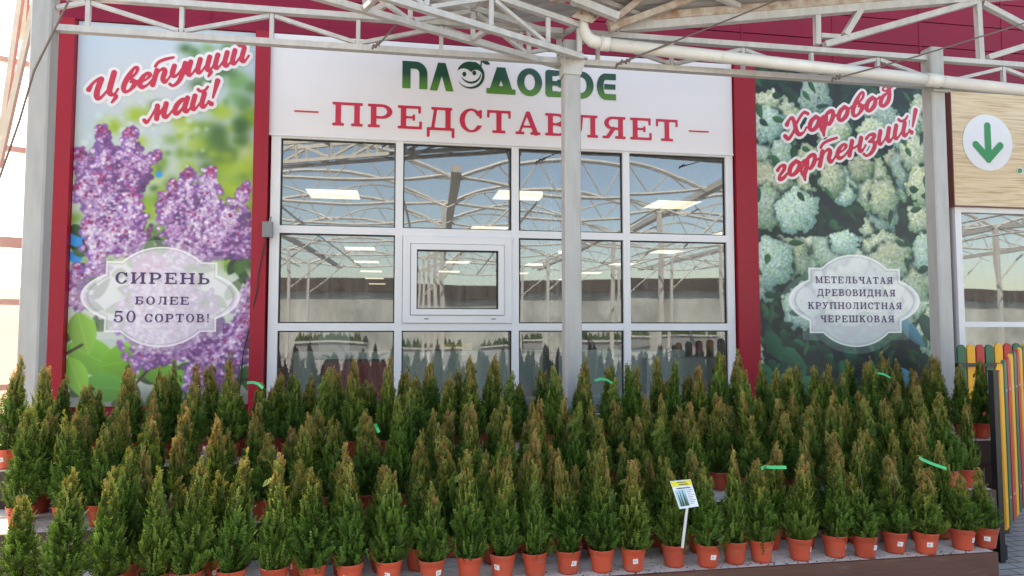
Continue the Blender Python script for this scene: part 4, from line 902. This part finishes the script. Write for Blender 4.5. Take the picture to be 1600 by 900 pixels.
# drain pipe
dp = empty('drain_pipe', at(930, 65, 5.36), label='fat white plastic drain pipe crossing the truss to the right', cat='pipe')
e0, e1 = at(934, 67.5, 5.36), at(1453, 125, 5.36); e2 = e1 + (e1 - e0).normalized() * 3.5
MB().tube([e0 + (e1-e0)*.004, e1], .052, 18).build('pipe', M['pvc'], dp, True); MB().tube([e1, e2], .052, 18).build('pipe', M['pvc'], dp, True)
MB().tube([e1 - (e1-e0).normalized()*.05, e1 + (e1-e0).normalized()*.1], .06, 18).build('socket', M['pvc'], dp, True)
d0 = (e1 - e0).normalized(); vtop = at(912, 30, 5.36)
el = [vtop + Vector((0, 0, .12)), vtop, at(912.5, 45, 5.36), at(917, 57, 5.36), at(925, 64, 5.36), e0 + d0*.03]
MB().tube(el, [.03, .034, .042, .05, .053, .054], 16).build('elbow', M['pvc'], dp, True)
MB().tube([e0 + d0*.02, e0 + d0*.10], .059, 18).build('socket', M['pvc'], dp, True)
pb_ = MB(); pb_.box(xR-.09, xR+.09, YT-.11, YT-.074, e1.z-.075, e1.z-.06); pb_.build('bracket', M['steel_white'], dp)
# guy wires with turnbuckles
def guy(pts, Y, label, hook=None):
    o = empty('guy_wire', at(*pts[0], Y), label=label, cat='wire', group='guy wires under the canopy')
    MB().tube([at(*p, Y) for p in pts], .0075, 6).build('wire', M['wire'], o)
    if hook:
        hb = MB()
        for a_, b_ in zip(hook[:-1], hook[1:]): hb.tube([at(*a_, Y), at(*b_, Y)], .010, 6)
        for a_ in hook: p = at(*a_, Y); hb.tube([p - Vector((.006,0,.02)), p + Vector((.006,0,.02))], .009, 6)
        hb.build('turnbuckle', M['wire'], o)
guy([(984, 93), (1215, 0), (1260, -20)], 5.30, 'thin guy wire crossing the white drain pipe', [(963, 103), (971, 97), (979, 96), (984, 93)])
guy([(1312, 121), (1433, 88), (1640, 24)], 5.28, 'thin guy wire over the pipe near the hydrangea poster', [(1301, 124), (1307, 121), (1312, 120)])
guy([(594, 67), (630, 26)], 5.40, 'short dark rod hanging at the truss left of the logo', [(583, 73), (588, 71), (593, 67)])
guy([(108, 0), (53, 111), (30, 190), (-5, 290)], 5.30, 'thin guy wire crossing the post at the far left')
# small wall things
jb = empty('junction_box', at(419, 357, 6.88), label='small grey junction box with cable on the red pilaster', cat='junction box')
p = at(419, 357, 6.86); MB().box(p.x-.045, p.x+.045, 6.80, 6.858, p.z-.09, p.z+.06).build('box', M['box_grey'], jb); MB().tube([(p.x+.02, 6.82, p.z+.06), (p.x+.03, 6.82, p.z+.11)], .01, 6).build('cable_gland', M['box_grey'], jb)
MB().tube([at(416, 372, 6.84), at(411, 390, 6.84), at(403, 430, 6.84), at(402, 450, 6.84), at(397, 475, 6.86), at(391, 510, 6.89), at(380, 550, 6.91), at(374, 610, 6.91)], .006, 6).build('cable', M['cable'], jb)

# ------------------------------------------------------------------ GREENHOUSE WALL at the far left
gw = empty('greenhouse_wall', (-5.2, 6.9, 0), label='bright translucent greenhouse wall with cream frames left of the shop', cat='wall')
gdv = Vector((.85, .53, 0)).normalized(); O = Vector((-3.55, 7.75, 0))
fm = MB(); fl = MB(); ff = MB()
for d_ in np.arange(0.0, 9.1, 1.5): 
    p = O - gdv * d_; MB().bar(p, p + Vector((0,0,6.2)), .07, .07).build('frame_post', M['cream'], gw)
for z in (.05, 1.0, 1.85, 2.45, 3.4, 4.3, 5.2, 6.2): MB().bar(O + Vector((0,0,z)), O - gdv*9 + Vector((0,0,z)), .05, .06 if z != 2.45 else .11).build('frame_rail', M['cream'], gw)
nb = Vector((-gdv.y, gdv.x, 0)) * .05
for z0_, z1_, m_, nm in ((2.0, 6.2, 'film', 'film'), (.05, 2.0, 'film_low', 'lower_panel')):
    MB().add([O+nb+Vector((0,0,z0_)), O+nb-gdv*9+Vector((0,0,z0_)), O+nb-gdv*9+Vector((0,0,z1_)), O+nb+Vector((0,0,z1_))], [(0,1,2,3)]).build(nm, M[m_], gw)
for a_, b_, Y_ in (((33, -6), (2, 215), 6.9), ((57, -6), (-3, 262), 6.7), ((41, -6), (37, 62), 7.0)):
    p, q = at(*a_, Y_), at(*b_, Y_); MB().bar(p, q, .045, .05, (0, 1, 0)).build('brace', M['cream'], gw)

# ------------------------------------------------------------------ STAND (three stepped shelves)
st = empty('plant_stand', (.6, 3.5, 0), label='three-step brown plank stand carrying the rows of potted thujas', cat='stand')
X0, X1 = -3.2, 3.42
steps = [(.30, 3.485, 4.06, 3.42), (.50, 4.06, 4.63, 3.99), (.72, 4.63, 5.40, 4.70)]
for z, ya, yb, X1 in steps:
    n_ = int((yb - ya) / .14); wv = (yb - ya) / n_
    tb = MB()
    for i in range(n_): tb.box(X0, X1, ya + i*wv + (.003 if i else .022), ya + (i+1)*wv - .003, z - .025, z)
    tb.build('shelf_top', M['shelf_top'], st)
    MB().box(X0, X1 + .004, ya, ya + .02, z - .17, z + .002).build('front_board', M['shelf_front'] if z < .4 else M['riser'], st)
    MB().box(X0 + .01, X1 - .01, ya + .03, ya + .05, 0.003, z - .028).build('riser_board', M['riser'], st)
for z, ya, yb, X1 in steps: MB().box(X1 - .02, X1 - .001, ya + .052, yb, .004, z - .028).build('end_board', M['shelf_front'], st)
# crumbs of soil on the lowest shelf
cb = MB()
for _ in range(420):
    x, y = rng.uniform(-1.7, 3.38), 3.50 + abs(rng.normal(0, .07)); s_ = rng.uniform(.002, .006)
    cb.add([(x-s_, y-s_, .3003), (x+s_, y-s_*.6, .3003), (x+s_*.7, y+s_, .3003), (x-s_*.5, y+s_*.7, .3003), (x, y, .3003+s_*.9)], [(0,1,4),(1,2,4),(2,3,4),(3,0,4)])
tag(cb.build('soil_crumbs', M['soil']), 'dark crumbs of soil scattered on the lowest shelf', 'soil', kind='stuff')

# ------------------------------------------------------------------ THUJAS
def foliage_mesh(seed, h, rmax, brown, lean):
    r = np.random.default_rng(seed); V = []; Fc = []; Cc = []
    nf = int(470 * (h / .46))
    lop = r.uniform(0, .16)
    leaders = [(0, 0, 1.0)] + [(r.uniform(-.03, .03), r.uniform(-.03, .03), r.uniform(.72, .95)) for _ in range(r.integers(1, 5))]
    def frond(base, d, side, L, wd, tipb, shade):
        nrm = np.cross(d, side); bend = nrm * r.uniform(-.3, .3) * L
        npair = 6
        def quad(a, b, w0, w1, sdir, ca, cb):
            i = len(V); V.extend([a - sdir*w0, a + sdir*w0, b + sdir*w1, b - sdir*w1]); Fc.append((i, i+1, i+2, i+3)); Cc.extend([ca, ca, cb, cb])
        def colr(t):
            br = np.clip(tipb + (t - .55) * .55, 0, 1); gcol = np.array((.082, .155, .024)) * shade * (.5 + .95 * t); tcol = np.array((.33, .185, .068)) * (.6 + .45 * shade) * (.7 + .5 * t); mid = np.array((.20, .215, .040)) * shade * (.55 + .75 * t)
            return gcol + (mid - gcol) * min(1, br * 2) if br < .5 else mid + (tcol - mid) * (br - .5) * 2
        prev = base
        for i in range(npair):
            t0, t1 = i / npair, (i + 1) / npair
            p0 = base + d * L * t0 + bend * t0 * t0; p1 = base + d * L * t1 + bend * t1 * t1
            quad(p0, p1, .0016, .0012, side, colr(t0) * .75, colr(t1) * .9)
            for sg in (-1, 1):
                if r.random() < .1: continue
                bl = wd * (1 - .62 * t0) * r.uniform(.75, 1.2); bd = d * .78 + side * sg * .62 + nrm * r.uniform(-.25, .25)
                q0 = p0; q1 = p0 + bd * bl; sd = np.cross(bd, nrm); sd /= np.linalg.norm(sd) + 1e-9
                qm = q0 + (q1 - q0) * .55
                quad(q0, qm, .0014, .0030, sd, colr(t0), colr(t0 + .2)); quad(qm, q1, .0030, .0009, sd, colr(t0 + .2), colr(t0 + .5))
    for k in range(nf):
        t = r.random() ** .92; 
        lx, ly, lh = leaders[r.integers(len(leaders))] if t > .35 else (0, 0, 1)
        az = r.uniform(0, 2 * math.pi); prof = rmax * 1.24 * (min(1, .66 + 1.7 * t) if t < .20 else (1 - ((t - .20) / .82) ** .98 * .96))
        prof = max(prof, .012) * (1 + lop * math.cos(az - seed) + .20 * math.sin(az * 3 + seed) * math.cos(t * 9 + seed)) * r.uniform(.78, 1.16)
        L = r.uniform(.060, .105) * (1 - .25 * t); el = R(42 + 34 * t + r.normal(0, 13))
        out = np.array((math.cos(az), math.sin(az), 0)); d = out * math.cos(el) + np.array((0, 0, 1)) * math.sin(el) + r.normal(0, .10, 3); d /= np.linalg.norm(d)
        depth = r.choice([1.0, 1.0, .82, .6]); tipr = prof * depth
        tip = out * tipr + np.array((lx * t + lean[0] * t, ly * t + lean[1] * t, .02 + (h - .02) * t * (lh if t > .5 else 1)))
        base = tip - d * L
        tw = r.uniform(-1.5, 1.5); s0 = np.cross(d, (0, 0, 1.0)); s0 = s0 / (np.linalg.norm(s0) + 1e-6); n0 = np.cross(s0, d); side = s0 * math.cos(tw) + n0 * math.sin(tw)
        tb = np.clip((t - brown - .05) * 1.7 + r.normal(0, .15), -.4, .95) - (.15 if depth < .9 else 0)
        frond(base, d, side, L, L * .34, tb, r.uniform(.45, 1.5))
    for k in range(90):                                               # thin shoots standing out of the outline
        t = r.uniform(.08, .95); az = r.uniform(0, 2 * math.pi); out = np.array((math.cos(az), math.sin(az), 0))
        rr_ = rmax * 1.24 * max(.1, (min(1, .66 + 1.7 * t) if t < .20 else (1 - ((t - .20) / .82) ** .98 * .96))) * r.uniform(1.0, 1.25)
        el = R(58 + 22 * t + r.normal(0, 9)); d = out * math.cos(el) + np.array((0, 0, 1)) * math.sin(el); L = r.uniform(.05, .085)
        tip = out * rr_ + np.array((lean[0] * t, lean[1] * t, .03 + h * t)); s0 = np.cross(d, (0, 0, 1.0)); s0 = s0 / (np.linalg.norm(s0) + 1e-6)
        frond(tip - d * L, d, s0, L, L * .2, np.clip((t - brown + .02) * 1.7 + r.normal(.1, .12), -.2, .95), r.uniform(.9, 1.5))
    for lx, ly, lh in leaders:                                        # upright tips
        for _ in range(8):
            top = np.array((lx + lean[0] + r.normal(0, .007), ly + lean[1] + r.normal(0, .007), h * lh + r.uniform(-.07, .055)))
            d = np.array((r.normal(0, .18) + lx*3, r.normal(0, .18) + ly*3, 1.0)); d /= np.linalg.norm(d); L = r.uniform(.05, .08)
            s0 = np.cross(d, (r.normal(), r.normal(), 0)); s0 /= np.linalg.norm(s0) + 1e-6
            frond(top - d * L, d, s0, L, L * .34, np.clip(1.15 - brown + r.normal(0, .12), 0, 1), r.uniform(.8, 1.2))
    me = bpy.data.meshes.new('foliage'); me.from_pydata([tuple(v) for v in V], [], Fc); me.update()
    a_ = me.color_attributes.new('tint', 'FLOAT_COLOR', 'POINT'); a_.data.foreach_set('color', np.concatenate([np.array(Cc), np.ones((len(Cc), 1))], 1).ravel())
    me.materials.append(M['foliage']); return me
POT_H, POT_R = .122, .070
kinds = [  # height of the crown, widest radius, where browning starts, how the label calls it
    (.47, .086, .62, 'brown-tipped'), (.43, .090, .80, 'bushy green'), (.50, .080, .50, 'slender brown-topped'), (.46, .092, .72, 'olive-tipped'),
    (.52, .082, .58, 'tall brown-tipped'), (.40, .088, .74, 'short olive-tipped'), (.46, .080, .86, 'green'), (.49, .090, .55, 'wide brown-topped'),
    (.44, .084, .60, 'rusty-tipped'), (.48, .076, .68, 'narrow olive-tipped'),
    (.45, .094, .66, 'broad olive-tipped'), (.50, .084, .76, 'tall green'), (.42, .080, .52, 'short brown-topped'), (.47, .088, .64, 'ragged brown-tipped')]
def pot_meshes():
    out = []
    wave = lambda i, t: (.0045 * max(0, math.cos(8 * t)) if i == 0 else 0)
    prof = [(.050, .0), (.0515, .012), (.0625, .088), (.0635, .092), (.0665, .094), (.0685, .116), (.0700, .118), (.0702, .122), (.0665, .122), (.0655, .112), (.0610, .098)]
    b = MB().lathe(prof, 40, (0, 0, 0), wave); n0 = len(b.v); b.v.append((0, 0, .004)); 
    for k in range(40): b.f.append((n0, (k+1) % 40, k))
    pot = b.build('pot', M['pot'], None, True)
    so = MB(); n_ = 22; vs = [(0, 0, .113)]
    for rr in (.03, .0655):
        for k in range(n_): vs.append((rr*math.cos(2*math.pi*k/n_), rr*math.sin(2*math.pi*k/n_), (.110 + random.uniform(-.004, .006)) if rr < .05 else .107))
    fs = [(0, 1+k, 1+(k+1) % n_) for k in range(n_)] + [(1+k, 1+n_+k, 1+n_+(k+1) % n_, 1+(k+1) % n_) for k in range(n_)]
    soil = so.add(vs, fs).build('soil', M['soil'])
    tk = MB().tube([(0, 0, .10), (.003, .002, .18), (-.002, .003, .30), (.001, 0, .46)], [.006, .005, .004, .002], 6).build('trunk', M['bark'], None, True)
    # sticker: curved paper patch and its print, built at angle 0 (local -Y), turned per plant
    def patch(a0, a1, z0, z1, off):
        vs = []; n_ = 6
        for z in (z0, z1):
            r_ = .0515 + (.0625 - .0515) * (z - .012) / .076 + off
            vs += [(r_*math.sin(a), -r_*math.cos(a), z) for a in np.linspace(a0, a1, n_+1)]
        return vs, [(i, i+1, n_+2+i, n_+1+i) for i in range(n_)]
    stk = MB().add(*patch(-.27, .27, .048, .075, .0010)).build('sticker', M['sticker'])
    pr = MB(); pr.add(*patch(-.17, .02, .0615, .0655, .0016)); pr.add(*patch(-.17, .14, .0555, .0565, .0016)); prt = pr.build('print', M['ink_grey'])
    return pot, soil, tk, stk, prt
_pot, _soil, _trunk, _stk, _prt = pot_meshes()
_fol = [foliage_mesh(100 + i, kd[0], kd[1], kd[2], (random.uniform(-.012, .012), random.uniform(-.012, .012))) for i, kd in enumerate(kinds)]
protos = (_pot, _soil, _trunk, _stk, _prt)
used = {id(p): False for p in protos}
def inst(p, name, parent):
    o = p if not used[id(p)] else p.copy()
    if not used[id(p)]: used[id(p)] = True
    else: COL.objects.link(o)
    o.parent = parent; return o
plants = []
def thuja(x, y, z, ki, s, sticker, rz=None, row='', tier=''):
    o = empty('potted_thuja', (x, y, z), rng.uniform(0, 6.28)); o.rotation_euler[0] = rng.normal(0, .014); o.rotation_euler[1] = rng.normal(0, .014); kd = kinds[ki]
    inst(_pot, 'pot', o); inst(_soil, 'soil', o); inst(_trunk, 'trunk', o)
    f = bpy.data.objects.new('foliage', _fol[ki]); COL.objects.link(f); f.parent = o; f.location = (0, 0, .105)
    f.rotation_euler = (rng.normal(0, .045), rng.normal(0, .045), rng.uniform(0, 6.28)); f.scale = (1 + rng.normal(0, .09), 1 + rng.normal(0, .09), s)
    if sticker is not None:
        k_ = inst(_stk, 'sticker', o); k_.rotation_euler = (0, rng.normal(0, .08), sticker - o.rotation_euler.z)
        q_ = inst(_prt, 'print', k_)
    plants.append((o, x, y, z, tier, row, kd[3])); return o
def crown_h(px, top_py, x, y, z):                                     # crown height that reaches the photo's top pixel
    return None
front = [(35,775,1),(100,738,3),(172,748,1),(240,742,6),(293,722,3),(362,717,0),(429,717,8),(489,737,3),(547,722,9),(608,735,1),(675,764,5),(733,712,8),(785,712,4),(836,737,6),(888,708,2),(940,696,4),(989,727,8),(1053,735,3),(1106,733,1),(1148,704,9),(1190,722,8),(1250,722,0),(1305,729,6),(1352,742,3),(1398,733,0),(1447,733,7),(1505,748,5),(1541,735,8)]
GND = {'lowest': .30, 'middle': .50, 'top': .72}
for px, top, ki in front:
    y = 3.585 + rng.normal(0, .012); base = None
    d = ray(px, 870); x = d.x * y / d.y
    zt_p = EYE + ray(px, top).z * y / ray(px, top).y; s = np.clip((zt_p - .30 - .105) / kinds[ki][0], .7, 1.25)
    stick = rng.uniform(-.9, .9) if (rng.random() < .6 and px > 430) else None
    thuja(x, y, .30, ki, s, stick, None, 'front', 'lowest')
def fill(tier, row, y, xa, xb, step, bias):
    x = xa
    while x < xb:
        ki = int(rng.choice(len(kinds), p=bias)); 
        if not (rng.random() < .03):
            thuja(x + rng.normal(0, .016), y + rng.normal(0, .014), GND[tier], ki, rng.uniform(.76, 1.18) * (.90 if row == 'back' and tier == 'top' else 1), rng.uniform(-.9, .9) if rng.random() < .5 else None, None, row, tier)
        x += step + rng.normal(0, .016)
u10 = np.ones(14) / 14; bb_ = np.array([.14, .04, .13, .07, .12, .04, .03, .12, .11, .06, .06, .03, .08, .12]); bb_ = bb_ / bb_.sum()
fill('lowest', 'middle', 3.79, -1.55, 3.24, .195, u10); fill('lowest', 'back', 3.96, -1.5, 3.10, .205, u10)
fill('middle', 'front', 4.17, -2.02, 3.52, .20, u10); fill('middle', 'middle', 4.37, -2.10, 3.93, .215, bb_); fill('middle', 'back', 4.54, -2.1, 3.93, .215, bb_)
fill('top', 'front', 4.75, -2.42, 4.15, .205, u10); fill('top', 'middle', 4.96, -2.2, 4.64, .22, bb_); fill('top', 'back', 5.18, -2.1, 4.64, .235, bb_)
for q_ in ((3.33, 3.79, 'lowest', 'middle', 1.0), (3.13, 3.95, 'lowest', 'back', 1.12), (3.30, 3.95, 'lowest', 'back', 1.2), (3.58, 4.17, 'middle', 'front', 1.05), (3.74, 4.18, 'middle', 'front', 1.12), (3.90, 4.19, 'middle', 'front', .98), (4.22, 4.76, 'top', 'front', 1.0), (4.40, 4.75, 'top', 'front', 1.1), (4.58, 4.77, 'top', 'front', 1.0)):
    thuja(q_[0], q_[1], GND[q_[2]], int(rng.integers(14)), q_[4], None, None, q_[3], q_[2])
ORD = ['first','second','third','fourth','fifth','sixth','seventh','eighth','ninth','tenth','eleventh','twelfth','thirteenth','fourteenth','fifteenth','sixteenth','seventeenth','eighteenth','nineteenth','twentieth']
segs_ = {}
for o, x, y, z, tier, row, look in plants:
    px = to_px((x, y, z + .3))[0]
    sg = 'under lilac poster' if px < 412 else 'under left window half' if px < 890 else 'under right window half' if px < 1165 else 'under hydrangea poster'
    segs_.setdefault((tier, row, sg), []).append((px, o, look))
for (tier, row, sg), lst in segs_.items():
    for i, (px, o, look) in enumerate(sorted(lst, key=lambda q: q[0])):
        tag(o, f'{look} thuja, {ORD[i]} from left {sg}, {tier} step, {row} row', 'potted thuja', 'potted thujas on the stepped stand')

# bright green ties on a few plants
def tie(pts, Y, label):
    mb = MB(); P_ = [at(*p, Y) for p in pts]; w_ = .0085
    vs = []
    for i, p in enumerate(P_):
        d = (P_[min(i+1, len(P_)-1)] - P_[max(i-1, 0)]).normalized(); nn = Vector((-d.z, 0, d.x)) * w_; b_ = Vector((0, .03 * math.sin(i * 1.3), 0))
        vs += [p + nn + b_, p - nn + b_ + Vector((0, -.006, 0)), p + nn + b_ + Vector((0, .0025, 0)), p - nn + b_ + Vector((0, -.0035, 0))]
    fs = []
    for i in range(len(P_) - 1):
        a_, b_ = i*4, i*4+4; fs += [(a_, a_+1, b_+1, b_), (a_+2, b_+2, b_+3, a_+3), (a_, b_, b_+2, a_+2), (a_+1, a_+3, b_+3, b_+1)]
    fs += [(0, 2, 3, 1), (len(vs)-4, len(vs)-3, len(vs)-1, len(vs)-2)]
    tag(mb.add(vs, fs).build('plastic_tie', M['tape']), label, 'plastic tie', 'bright green plastic ties on the thujas')
tie([(386, 598), (394, 598), (403, 600), (412, 606)], 4.7, 'bright green tie below the red strip beside the lilac poster')
tie([(929, 595), (940, 592), (950, 594), (958, 600)], 4.9, 'bright green tie just right of the middle white post')
tie([(586, 662), (589, 670), (592, 676)], 4.1, 'small bright green tie on a thuja below the left panes')
tie([(1189, 732), (1199, 731), (1210, 731), (1225, 729)], 3.55, 'bright green tie right of the plant price sign')
tie([(1436, 715), (1448, 720), (1461, 726), (1474, 731)], 3.52, 'long slanting bright green tie near the picket gate')
tie([(1360, 587), (1370, 582), (1383, 585), (1388, 590)], 4.85, 'bright green tie under the hydrangea poster badge')

# ------------------------------------------------------------------ PRICE SIGN on a stake
ps = empty('plant_sign', (at(1066, 852, 3.50).x, 3.50, .42), label='small tilted plant sign with yellow header on a white stake', cat='sign')
a_, b_ = at(1066, 856, 3.50), at(1074, 790, 3.47)
MB().bar(a_, b_, .013, .006, (0, 1, 0)).build('stake', M['frame'], ps)
q = [at(1047, 752, 3.49), at(1079, 749, 3.49), at(1092, 791, 3.45), at(1062, 795.5, 3.45)]      # tl tr br bl
def pq(u, v, off): 
    tpt = q[0].lerp(q[1], u); bpt = q[3].lerp(q[2], u); return tpt.lerp(bpt, v) + Vector((0, -off, 0))
mb = MB(); mb.add([pq(0,0,0), pq(1,0,0), pq(1,1,0), pq(0,1,0), pq(0,0,-.003), pq(1,0,-.003), pq(1,1,-.003), pq(0,1,-.003)], [(3,2,1,0),(4,5,6,7),(0,1,5,4),(1,2,6,5),(2,3,7,6),(3,0,4,7)]); mb.build('card', mat('glossy_card', (.72, .78, .84), .3), ps)
def rect(mb, u0, u1, v0, v1, off): mb.add([pq(u0,v1,off), pq(u1,v1,off), pq(u1,v0,off), pq(u0,v0,off)], [(0,1,2,3)])
mb = MB(); rect(mb, .02, .98, .02, .21, .0012); mb.build('header', mat('yellow_header', (.72, .66, .02), .35), ps)
mb = MB()
rect(mb, .30, .72, .055, .085, .002); rect(mb, .36, .80, .13, .165, .002); rect(mb, .18, .86, .265, .30, .002)
for i in range(9): rect(mb, .62, .93 - .06 * ((i * 7) % 3), .36 + i*.062, .372 + i*.062, .002)
mb.build('print', M['ink'], ps)
mb = MB(); rect(mb, .06, .57, .34, .93, .0012); mb.build('picture', mat('pale_blue_print', (.35, .55, .68), .35), ps)
mb = MB()
for cx_, tp, wd in ((.16, .42, .1), (.27, .37, .11), (.41, .35, .13), (.50, .5, .07)):
    n_ = 8
    for i in range(n_):
        v0, v1 = tp + (.91 - tp) * i / n_, tp + (.91 - tp) * (i + 1) / n_; w0 = wd * (.12 + .88 * i / n_); w1 = wd * (.12 + .88 * (i + 1) / n_)
        mb.add([pq(cx_-w1*.55,v1,.002+cx_*.002), pq(cx_+w1*.55,v1,.002+cx_*.002), pq(cx_+w0*.5,v0,.002+cx_*.002), pq(cx_-w0*.5,v0,.002+cx_*.002)], [(0,1,2,3)])
mb.build('tree_print', mat('green_print', (.03, .10, .05), .4, 0, .4, 60), ps)

# ------------------------------------------------------------------ PICKET FENCE and GATE
def picket(mb, c, d, w_, z0, z1, th):
    n = Vector((-d.y, d.x, 0)); pr = []
    hw = w_ / 2
    outl = [(-hw, z0), (hw, z0), (hw, z1 - hw)] + [(hw * math.cos(a), z1 - hw + hw * math.sin(a)) for a in np.linspace(.25, math.pi - .25, 9)] + [(-hw, z1 - hw)]
    k_ = len(outl); vs = [c + d*u + Vector((0,0,z)) - n*th/2 for u, z in outl] + [c + d*u + Vector((0,0,z)) + n*th/2 for u, z in outl]
    mb.add(vs, [tuple(range(k_)), tuple(range(2*k_-1, k_-1, -1))] + [(i, k_+i, k_+(i+1) % k_, (i+1) % k_) for i in range(k_)])
cyc = ['green_p', 'yellow_p', 'red_p']
rfn = empty('picket_fence', (6.0, 5.9, 0), label='rear row of rounded green, yellow and red pickets under the arrow sign', cat='fence')
YR = 5.95; px0 = 1502; p_a = at(px0, 560, YR).x; step = at(px0 + 14.6, 560, YR).x - p_a
for i in range(14):
    mb = MB(); picket(mb, Vector((p_a + step*i, YR, 0)), Vector((1, 0, 0)), step*.84, .12, 1.425 + (.0 if i < 4 else .012), .02)
    nm = cyc[i % 3]; mb.build('picket', M[nm], rfn)
for z in (.35, 1.22): MB().bar((p_a - .05, YR + .035, z), (p_a + step*14, YR + .035, z), .04, .045).build('rail', M['dark'], rfn)
MB().bar((p_a - .07, YR - .03, 1.225), (p_a + step*3.9, YR - .03, 1.225), .02, .035).build('hinge_strap', M['dark'], rfn)
gt = empty('picket_gate', (4.08, 4.14, 0), label='near picket gate panel seen almost edge-on beside its black post', cat='gate')
gd_ = Vector((.80, .60, 0)).normalized(); gs = Vector((4.105, 4.115, 0))
cyc2 = ['yellow_p', 'green_p', 'red_p', 'yellow_p', 'green_p', 'red_p', 'yellow_p', 'green_p', 'red_p', 'yellow_p']
for i, nm in enumerate(cyc2):
    mb = MB(); picket(mb, gs + gd_*(.05 + .155*i), gd_, .105, .215, 1.345 + .10 * math.sin(min(1, i / 8) * math.pi / 2), .022); pk = mb.build('picket', M[nm], gt)
    sb_ = MB(); n = Vector((-gd_.y, gd_.x, 0))
    for z in (.40, 1.15): c_ = gs + gd_*(.05 + .155*i) + Vector((0,0,z)) - n*.0115; sb_.tube([c_, c_ - n*.004], .008, 8)
    sb_.build('screw', M['frame'], pk)
n = Vector((-gd_.y, gd_.x, 0))
for z in (.36, 1.13): MB().bar(gs + n*.03 + Vector((0,0,z)), gs + gd_*1.62 + n*.03 + Vector((0,0,z)), .035, .045).build('rail', M['dark'], gt)
gpst = empty('gate_post', (4.05, 4.13, 0), label='black square gate post at the right end of the stand', cat='post')
pt_ = at(1548, 581, 4.13); MB().bar((4.075, 4.13, .0), (4.075, 4.13, pt_.z), .04, .045).build('shaft', M['dark'], gpst); MB().bar((4.075, 4.13, pt_.z), (4.075, 4.13, pt_.z + .012), .044, .05).build('cap', M['dark'], gpst); MB().bar((4.075, 4.13, .02), (4.075, 4.13, .12), .055, .06).build('foot_sleeve', M['dark'], gpst)
op = empty('plant_pot', (4.62, 4.95, .0), label='dark red plastic pot on the paving behind the gate', cat='pot')
MB().lathe([(.001, .003), (.09, .0), (.12, .2), (.128, .2), (.13, .23), (.118, .23), (.112, .19), (.001, .19)], 28, (4.62, 4.95, 0)).build('pot_body', M['pot_dark'], op, True)

# ------------------------------------------------------------------ GREENHOUSE HALL behind the viewer (seen mirrored in the panes)
hall = empty('greenhouse_hall', (0, -10, 0), label='open greenhouse frame of curved white trusses mirrored in the window panes', cat='greenhouse')
hx = Vector((1, -.06, 0)).normalized()
for y in (-1.8, -5.2, -9, -14, -20, -27):
    for bay in range(-3, 4):
        xa_ = bay * 6.4 + 1.2; a_ = Vector((xa_, y - .06*xa_, 5.0)); b_ = Vector((xa_ + 6.4, y - .06*(xa_+6.4), 5.0))
        up_, lo_ = [], []
        for t_ in np.linspace(0, 1, 13):
            p = a_.lerp(b_, t_); q_ = 4*t_*(1-t_); up_.append(p + Vector((0,0,.75*q_))); lo_.append(p - Vector((0,0,.28*q_ - .1)))
        MB().tube(up_, .055, 6).build('arch', M['steel_white'], hall); MB().tube(lo_, .045, 6).build('tie_bar', M['steel_white'], hall)
        wb = MB()
        for i in range(1, 12, 2): wb.tube([lo_[i], up_[i+1]], .022, 5); wb.tube([up_[i-1], lo_[i]], .022, 5)
        wb.build('web', M['steel'], hall)
for y in (-3.4, -7, -11.5, -17, -23):
    for bay in range(-6, 8):
        xa_ = bay * 3.2 + 1.2; a_ = Vector((xa_, y - .06*xa_, 4.75)); b_ = Vector((xa_ + 3.2, y - .06*(xa_+3.2), 4.75)); rib = []
        for t_ in np.linspace(0, 1, 9): rib.append(a_.lerp(b_, t_) + Vector((0, .25 * math.sin(t_*6.28), .42 * 4*t_*(1-t_) - .12)))
        MB().tube(rib, .024, 5).build('rib', M['steel_white'], hall)
for x in np.arange(-16, 20, 3.2): MB().tube([(x, -1.5, 4.6), (x + 1.1, -24, 4.6)], .03, 5).build('purlin', M['steel'], hall)
for bay in range(-3, 5):
    x = bay * 6.4 + 1.2
    MB().bar((x, -1, 5.05), (x + 1.5, -30, 5.05), .22, .16).build('gutter', M['roof'], hall)
    for y in (-5.2, -9, -14, -20, -27): 
        MB().bar((x, y - .06*x, 0), (x, y - .06*x, 5), .12, .12).build('column', M['steel'], hall)
        MB().tube([(x, y - .06*x, 3.2), (x + 2.0, y - .06*x, 5)], .03, 6).build('knee_brace', M['steel'], hall)
far = empty('far_greenhouse', (0, -42, 0), label='pale far greenhouse with dark roof mirrored in the window panes', cat='building')
for i, x in enumerate(np.arange(-30, 34, 5.3)):
    o = empty('growing_bench', (x, -24 - (i * 7 % 5), 0), label='long growing bench of plants mirrored low in the window panes', cat='bench', group='growing benches mirrored in the panes')
    MB().box(x - 2, x + 2, o.location.y - .5, o.location.y + .5, .8, .9).build('bench_top', M['steel'], o); MB().box(x - 1.9, x + 1.9, o.location.y - .4, o.location.y + .4, 0, .8).build('bench_base', M['box_grey'], o)
    pb = MB()
    for _ in range(60):
        p = Vector((x + rng.uniform(-1.9, 1.9), o.location.y + rng.uniform(-.4, .4), .9)); h = rng.uniform(.2, .6)
        pb.add([p + Vector((-.12, 0, 0)), p + Vector((.12, 0, 0)), p + Vector((0, .1, h)), p + Vector((0, -.12, h * .8))], [(0, 1, 2), (0, 1, 3), (1, 2, 3), (0, 2, 3)])
    pb.build('plants', M['pine'], o)
MB().box(-60, 60, -48, -42, 0, 4.0).build('wall', M['pale_wall'], far); MB().box(-61, 61, -49, -41.5, 4.0, 5.1).build('roof', M['dark_roof'], far)
rb2 = MB()
for x in np.arange(-58, 59, 3): rb2.box(x, x + .12, -42.06, -42.004, .02, 3.98)
rb2.build('glazing_bar', M['steel_white'], far)
